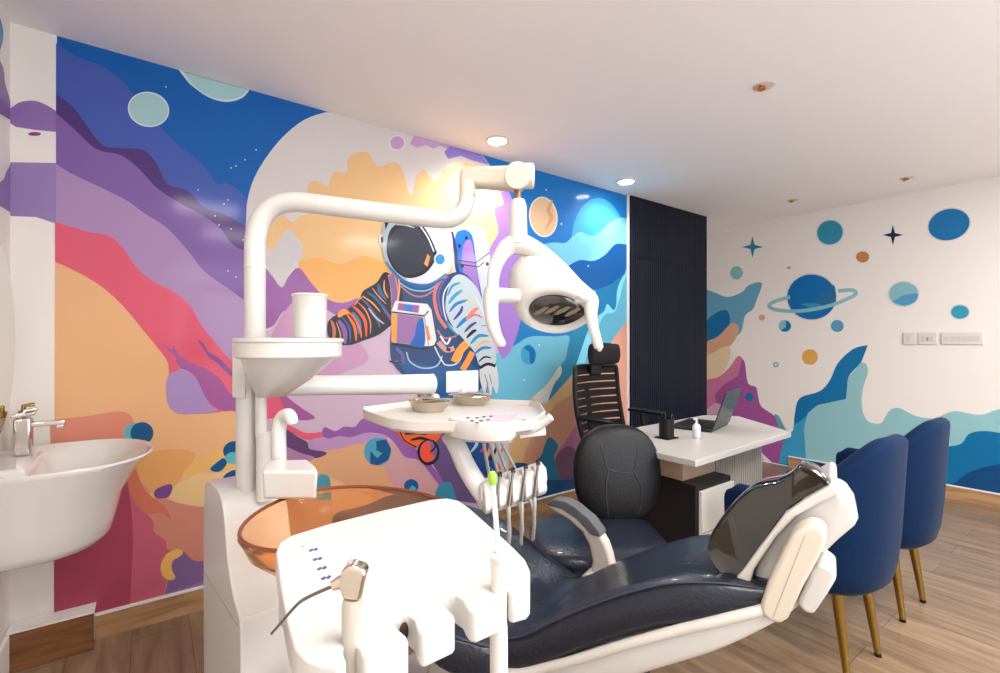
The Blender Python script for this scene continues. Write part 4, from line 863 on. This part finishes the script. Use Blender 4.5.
# headrest
def hs_(pl, y): return [side(x/3.366+700, y_/3.366+440, y) for x, y_ in pl]
yn = -.135; WH = .20
pl = [(20, 372), (32, 325), (70, 265), (112, 212), (168, 165), (215, 148), (262, 140), (300, 120), (330, 92), (352, 86), (385, 97), (425, 125), (442, 152), (400, 176), (350, 200), (292, 244), (240, 312), (190, 385), (140, 448), (104, 492), (60, 452), (26, 405)]
hp0 = cat(hs_(pl, yn), 3, True); hcn = sum(hp0, Vector())/len(hp0)
def hring(f, s, dz): return [hcn+(p-hcn)*s+Vector((0, WH*f, -dz)) for p in hp0]
hd = mk('headrest', loft(nb(), [hring(.03, .90, 0), hring(0, .955, 0), hring(.03, .985, 0), hring(.1, 1, 0), hring(.45, .98, .006), hring(.75, .92, .018), hring(.93, .83, .03), hring(1, .7, .038)]), HEADPL, dc, smooth=60)
rim = [(442, 146), (462, 160), (466, 178), (430, 196), (386, 216), (322, 252), (256, 322), (184, 430), (166, 498), (134, 514), (100, 502), (96, 486), (142, 440), (200, 360), (290, 240), (350, 198), (400, 170)]
hr = mk('headrest_shell', ngon_prism([p+Vector((0, -.012, 0)) for p in hs_(rim, yn)], (0, WH+.024, 0)), WHITE, dc, bevel=.008, seg=4, smooth=50)
cas = [(376, 214), (466, 178), (500, 205), (528, 246), (536, 280), (524, 305), (470, 350), (420, 398), (385, 400), (330, 470), (262, 540), (215, 518), (165, 500), (190, 430), (262, 325), (322, 255)]
ca = mk('headrest_casing', ngon_prism([p+Vector((0, .02, 0)) for p in hs_(cas, yn)], (0, WH-.07, 0)), WHITE, dc, bevel=.014, seg=4, smooth=50)
br_ = [(312, 318), (335, 300), (372, 286), (405, 292), (428, 318), (425, 345), (400, 400), (350, 490), (296, 604), (270, 622), (232, 612), (204, 584), (204, 552), (230, 480), (268, 400)]
bk_ = mk('joint_cover', ngon_prism(hs_(br_, yn-.05), (0, .06, 0)), CREAM, dc, bevel=.010, seg=4, smooth=50)
sm = hs_([(352, 322), (354, 324), (246, 600), (243, 598)], yn-.0505); mk('cover_seam', ngon_prism(sm, (0, .002, 0)), M('seam_grey'), bk_)
kb = [(400, 418), (430, 425), (462, 450), (456, 476), (430, 520), (382, 590), (352, 582), (328, 556), (336, 530), (366, 470), (372, 448)]
mk('release_block', ngon_prism(hs_(kb, yn-.02), (0, .09, 0)), WHITE, dc, bevel=.009, seg=4, smooth=50)
mk('headrest_stem', T([side(760, 575, 0)+Vector((-.04, 0, -.01)), side(740, 585, 0), Vector((.5, 0, .66))], .03, seg=14), WHITE2, dc)

# ------------------------------------------------------------------ dentist's stool
q = C2W(.380, 1.87)
ds = thing('dentist_stool', 'dark leather dentist stool with a round seamed backrest behind the dental chair', 'stool', (q.x, q.y, 0), rzA)
ell(bm := nb(), (0, -.0, .44), .262, .235, .055, 44, 14, e=.6); mk('seat', bm, LEATHER, ds, smooth=60)
mk('seat_pan', Lt([(.2, .375), (.215, .385), (.2, .405)], seg=36), BLACKP, ds)
bt = math.radians(10); Mb = Matrix.Rotation(-bt, 3, 'X') @ Matrix.Rotation(math.radians(10), 3, 'Z')
cb_ = Vector((.125, .17, .665))
ell(bm := nb(), cb_, .198, .05, .208, 44, 20, M3=Mb, e=.85); sbk = mk('backrest', bm, LEATHER2, ds, smooth=60)
def bp(x, z):
    r = (x/.198)**2+(z/.208)**2; yy = -.05*math.sqrt(max(0, 1-min(r, 1)**1.3))-.001
    return cb_+Mb @ Vector((x, yy, z))
SM = M('dark_seam', (44, 44, 50), .5)
for pts_ in ([(-.0, .0), (.0, 0)],):
    pass
for run in ([(-.095, .165), (-.08, .09), (-.06, .02), (.03, .005)], [(.10, .16), (.075, .09), (.055, .02), (.03, .005), (-.06, .02)], [(-.06, .02), (-.075, -.05), (-.07, -.12), (-.06, -.175)], [(.05, .01), (.08, -.05), (.085, -.11), (.07, -.165)]):
    mk('backrest_seam', T([bp(x, z) for x, z in [tuple(v)[:2] for v in cat([(a, b_, 0) for a, b_ in run], 5)]], .0028, seg=6), SM, sbk)
mk('back_bar', T([(.1, .05, .4), (.12, .2, .42), (.125, .235, .52), (.125, .21, .64)], .014, smooth=5, flat=.6), BLACKP, ds)
mk('gas_lift', Lt([(.028, .09), (.028, .25), (.018, .25), (.018, .38)], seg=20), CHROME, ds)
for k in range(5):
    a = 2*PI*k/5+.3; e = Vector((.25*math.cos(a), .25*math.sin(a), .075))
    mk('base_leg', T([(0, 0, .11), e], [.022, .014], seg=10, flat=.7), CHROME, ds)
    cst = mk('castor', T([e+Vector((-.02*math.sin(a), .02*math.cos(a), -.047)), e+Vector((.02*math.sin(a), -.02*math.cos(a), -.047))], .027, seg=18), BLACKP, ds)
# ------------------------------------------------------------------ desk
DZ = .75
dk = thing('office_desk', 'pale desk with fluted panel and wood block standing over a black drawer unit', 'desk', (2.8, -1.2, 0))
def kp(name, bm, mat, parent=dk, **k): return mk(name, bm, mat, parent, local=False, **k)
TOPM = M('pale_laminate', (184, 180, 175), .35, vary=.03, bscale=6)
dtop = [(2.2, -1.5), (3.17, -1.46), (3.47, -1.03), (3.33, -.87), (2.2, -.9)]
kp('desktop', ngon_prism([(x, y, DZ-.028) for x, y in dtop], (0, 0, .028)), TOPM, bevel=.003)
kp('wood_block', B(2.36, 2.62, -1.34, -.98, .602, DZ-.03), M('beige_wood', (186, 160, 134), .5, vary=.08, bscale=9))
bm = nb(); box(bm, 2.66, 3.17, -1.3, -1.02, .0, DZ-.03)
fm = M('fluted_panel', (176, 172, 164), .5)
pnl = kp('pedestal', bm, fm)
bm = nb()
for k in range(22): box(bm, 2.665+k*.023, 2.665+k*.023+.013, -1.314, -1.3, .01, DZ-.032)
for k in range(12): box(bm, 3.17, 3.184, -1.295+k*.023, -1.295+k*.023+.013, .01, DZ-.032)
kp('fluting', bm, fm, pnl)
du2 = thing('drawer_unit', 'black drawer unit with a white front panel under the desk', 'drawer unit', (2.49, -1.2, 0))
mk('carcass', B(-.15, .145, -.215, .2, .0, .6), M('matt_black', (16, 17, 20), .5), du2, bevel=.002)
mk('front_panel', B(-.128, .147, -.232, -.216, .03, .575), WHITE2, du2, bevel=.002)
mk('finger_groove', B(-.125, .143, -.2335, -.2315, .39, .396), M('seam_grey'), du2)
# laptop
p0 = onZ(711.5, 433, DZ); p1 = onZ(728, 424.7, DZ); rz = math.atan2((p1-p0).y, (p1-p0).x); wl = (p1-p0).length
lp = thing('laptop', 'open dark laptop seen from behind on the desk', 'laptop', (p0.x, p0.y, DZ+.0005), rz)
LG = M('laptop_grey', (62, 66, 68), .35, .3); 
mk('laptop_base', B(0, wl, 0, .22, 0, .016), M('laptop_black', (26, 27, 30), .4), lp, bevel=.004)
mk('screen_lid', ngon_prism([(0, .0, .014), (0, -.006, .012), (0, -.075, .215), (0, -.068, .218)], (wl, 0, 0)), LG, lp, bevel=.0015)
mk('keyboard', B(.02, wl-.02, .02, .11, .016, .018), BLACKP, lp); mk('hinge', T([(.03, .002, .012), (wl-.03, .002, .012)], .006, seg=10), BLACKP, lp)
# pen holder
p = onZ(666.5, 438, DZ); 
ph = thing('pen_holder', 'black mesh pen holder on a square base at the near side of the desk', 'pen holder', (p.x, p.y, DZ+.0005))
mk('holder_base', B(-.045, .045, -.04, .04, 0, .005), BLACKP, ph, bevel=.001)
mk('cup', Lt([(.034, .005), (.036, .006), (.036, .098), (.038, .1), (.034, .1), (.033, .008)], seg=32), BLACKP, ph)
for k, (x, y, l) in enumerate(((-.015, 0, .125), (.01, .012, .12), (.018, -.01, .118), (0, -.016, .114))):
    mk('pen', T([(x*.6, y*.6, .008), (x*1.4, y*1.4, l)], .0038, seg=8), [BLACKP, M('ink_blue', (30, 40, 90), .4), DSTEEL, BLACKP][k], ph)
p = onZ(696.5, 438, DZ)
bt_ = thing('sanitiser_bottle', 'small white pump bottle on the desk between pen holder and laptop', 'bottle', (p.x, p.y, DZ+.0005))
mk('bottle_body', Lt([(.017, 0), (.019, .003), (.019, .06), (.010, .07), (.008, .072)], seg=24), WHITE, bt_, smooth=50)
mk('pump_head', T([(0, 0, .07), (0, 0, .094), (-.022, 0, .096)], .0055, seg=10), WHITE2, bt_); mk('blue_label', Lt([(.0194, .015), (.0194, .045)], seg=24), M('pale_blue_label', (200, 206, 216), .5), bt_)
# ------------------------------------------------------------------ office chair
q = C2W(.655, 3.02)
oc = thing('office_chair', 'black mesh office chair with headrest behind the desk', 'office chair', (2.90, -.42, 0), math.radians(4))
bm = nb()
def bkp(x, z):            # back surface, faces -y
    t = (z-.5)/.62; return Vector((x, .02+.10*t+.05*(x/.23)**2*-1+.04*math.sin(t*PI), z))
hwf = lambda z: .215+.02*math.sin((z-.5)/.6*PI)
def strip(zc, h, w, d=.012):
    rings = []
    for k in range(11):
        x = -w+2*w*k/10; p = bkp(x, zc)
        rings.append([p+Vector((0, -d/2, -h/2)), p+Vector((0, d/2, -h/2)), p+Vector((0, d/2, h/2)), p+Vector((0, -d/2, h/2))])
    return rings
fr = [bkp(-hwf(z), z) for z in (.52, .6, .75, .9, 1.04)]+[bkp(x, 1.06) for x in (-.18, 0, .18)]+[bkp(hwf(z), z) for z in (1.04, .9, .75, .6, .52)]+[bkp(.1, .5), bkp(-.1, .5)]
mk('back_frame', T(fr+[fr[0]], .016, smooth=4, seg=10), BLACKP, oc)
bm = nb()
for k in range(10): loft(bm, strip(.56+k*.052, .043, hwf(.56+k*.052)-.01))
mk('mesh_slats', bm, MESHB, oc)
hd_ = nb(); rings = []
for k in range(9):
    x = -.145+.29*k/8; cy = .055-.045*(x/.145)**2*1.0; hh = .078*(1-.15*(x/.145)**2)
    rings.append([Vector((x, cy+.026*math.cos(a), 1.145+hh*math.sin(a))) for a in [2*PI*i/18 for i in range(18)]])
loft(hd_, rings); mk('headrest', hd_, MESHB, oc, bevel=.0, smooth=60); mk('headrest_post', B(-.055, .055, .075, .10, 1.0, 1.13), BLACKP, oc, bevel=.008)
ell(bm := nb(), (0, -.22, .46), .25, .24, .05, 36, 12, e=.6); mk('seat', bm, MESHB, oc, smooth=60)
mk('back_spine', T([(0, -.05, .42), (0, .06, .45), (0, .11, .6), (0, .16, .9)], .022, smooth=5, flat=.7), BLACKP, oc)
for s in (-1, 1):
    mk('armrest', T([(s*.25, -.14, .44), (s*.275, -.13, .52), (s*.28, -.10, .68), (s*.28, -.09, .735)], .016, smooth=5), BLACKP, oc)
    mk('arm_pad', B(s*.28-.035, s*.28+.035, -.26, .0, .735, .76), BLACKP, oc, bevel=.012)
mk('gas_lift', Lt([(.028, .09), (.028, .28), (.018, .28), (.018, .42)], (0, -.2, 0), seg=20), BLACKP, oc)
for k in range(5):
    a = 2*PI*k/5+.2; e = Vector((.28*math.cos(a), -.2+.28*math.sin(a), .075))
    mk('base_leg', T([(0, -.2, .11), e], [.024, .015], seg=10, flat=.7), BLACKP, oc)
    mk('castor', T([e+Vector((-.02*math.sin(a), .02*math.cos(a), -.047)), e+Vector((.02*math.sin(a), -.02*math.cos(a), -.047))], .027, seg=16), BLACKP, oc)
# ------------------------------------------------------------------ blue velvet chairs
def smooth(a, b, x):
    t = min(max((x-a)/(b-a), 0), 1); return t*t*(3-2*t)
def blue_chair(x, y, rz, lab):
    t = thing('velvet_chair', lab, 'chair', (x, y, 0), rz, group='blue velvet tub chairs at the desk')
    N = 72; hw, bd, fd = .27, .27, .20     # chair faces +y
    path = []
    for k in range(N+1):
        s = k/N
        # U from left front round the back to right front, by arclength-ish parameter
        if s < .2: px, py, nx, ny = -hw, fd-(fd)*s/.2, -1, 0
        elif s > .8: px, py, nx, ny = hw, (fd)*(s-.8)/.2, 1, 0
        else:
            a = PI+(s-.2)/.6*PI; c, si = math.cos(a), math.sin(a); e = 2/2.5
            px = hw*math.copysign(abs(c)**e, c); py = bd*math.copysign(abs(si)**e, si); nx, ny = c, si
        path.append((px, py, nx, ny, s))
    def zt(s):
        d = abs(s-.5)
        z = .655+(.89-.655)*(1-smooth(.03, .36, d)); return z-.035*smooth(.45, .5, d)
    def row(f, th, flare): 
        pass
    rings = []
    for px, py, nx, ny, s in path:
        h = zt(s); z0 = .315; out = []
        prof = [(.86, z0+.012, 0), (.93, z0+.03, 0), (.975, z0+.09, 0), (1.0, z0+.2, 0), (1.015, h-.10, 0), (1.02, h-.035, 0)]
        for sc, z, _ in prof: out.append(Vector((px*sc, py*sc+(-.02*(z-z0)*2 if True else 0)*max(0, -ny), z)))
        th = .062
        lean = -.02*(h-z0)*2*max(0, -ny)
        inn = Vector((-nx, -ny, 0)).normalized()*th
        tx, ty = px*1.02, py*1.02+lean
        for a in (30, 60, 90, 120, 150): 
            aa = math.radians(a); c = Vector((tx, ty, h-.032))+inn/2
            out.append(c-inn/2*math.cos(aa)+Vector((0, 0, .032*math.sin(aa))))
        out.append(Vector((tx, ty, h-.04))+inn)
        out.append(Vector((px, py, .46))+inn*1.02); out.append(Vector((px*.9, py*.9, z0+.02))+inn*.8)
        rings.append(out)
    bm = nb(); loft(bm, rings); mk('shell', bm, VELVET, t, smooth=70)
    bm = nb()
    R = [[Vector((.235*math.copysign(abs(math.cos(a))**.6, math.cos(a))*sc, -.005+.225*math.copysign(abs(math.sin(a))**.6, math.sin(a))*sc, z)) for a in [2*PI*i/40 for i in range(40)]] for sc, z in ((.86, .318), (.93, .335), (.93, .44), (.9, .47), (.8, .482), (.4, .487))]
    mk('seat_cushion', loft(bm, R), VELVET, t, smooth=60)
    for sx in (-1, 1):
        for sy in (-1, 1):
            x0, y0 = sx*(.12 if sy < 0 else .15), sy*.14
            lg = mk('leg', T([(x0, y0, .325), (x0*1.14, y0*1.3, .012)], [.020, .0115], seg=18), GOLD, t)
            mk('foot_cap', T([(x0*1.14, y0*1.3, .013), (x0*1.14, y0*1.31, .0)], .0118, seg=16), BLACKP, lg)
    return t
c1 = blue_chair(2.595, -1.765, math.radians(-3), 'blue velvet tub chair with gold legs, nearer of the two and behind the headrest')
dup(c1, (3.235, -1.765, 0), math.radians(-2), 'blue velvet tub chair with gold legs, farther of the two beside the far wall')
# ------------------------------------------------------------------ unseen ceiling panels added for soft fill light
def fill_panel(x, y, w, l, power, lab, col=(1, .965, .92)):
    t = thing('ceiling_fill_panel', lab, 'ceiling light', (x, y, H-.012), group='fill panels added to the ceiling behind the viewer')
    mk('panel_frame', box(B(-w/2-.02, w/2+.02, -l/2-.02, l/2+.02, .006, .0115), -w/2-.02, w/2+.02, -l/2-.02, -l/2, 0, .006), WHITE2, t)
    mk('panel_diffuser', B(-w/2, w/2, -l/2, l/2, .002, .006), M('fill_panel_lamp', (255, 250, 242), .5, emit=3), t)
    ld = bpy.data.lights.new('fill_panel_lamp', 'AREA'); ld.shape = 'RECTANGLE'; ld.size = w; ld.size_y = l; ld.energy = power; ld.color = col
    lo = bpy.data.objects.new('fill_panel_lamp', ld); COL.objects.link(lo); lo.location = (x, y, H-.016)
fill_panel(.85, -2.5, .5, .5, 20, 'added unseen square fill panel above the basin side of the room')
fill_panel(2.6, -3.1, .6, .6, 38, 'added unseen square fill panel behind the blue chairs')
fill_panel(1.2, -3.6, .6, .6, 26, 'added unseen square fill panel by the rear wall')
fill_panel(4.3, -3.2, .6, .6, 38, 'added unseen square fill panel in the rear right corner')
# added fill light: invented glowing window on the rear wall behind the viewer
wf = struct('added_fill_window', box(box(box(B(.6, 4.6, VR, VR+.03, .5, .56), .6, 4.6, VR, VR+.03, 2.2, 2.26), .6, .66, VR, VR+.03, .56, 2.2), 4.54, 4.6, VR, VR+.03, .56, 2.2), TRIM)
mk('fill_pane', B(.66, 4.54, VR+.001, VR+.006, .56, 2.2), M('fill_pane_glow', (235, 242, 255), .3, emit=2.5), wf)
ld = bpy.data.lights.new('fill_window_light', 'AREA'); ld.shape = 'RECTANGLE'; ld.size = 3.8; ld.size_y = 1.6; ld.energy = 30; ld.color = (.93, .96, 1)
lo = bpy.data.objects.new('fill_window_light', ld); COL.objects.link(lo); lo.location = (2.6, VR+.04, 1.38); lo.rotation_euler = (PI/2, 0, 0)
w = bpy.data.worlds.new('world'); SC.world = w; w.use_nodes = True
w.node_tree.nodes['Background'].inputs[0].default_value = (1, .97, .94, 1); w.node_tree.nodes['Background'].inputs[1].default_value = .3
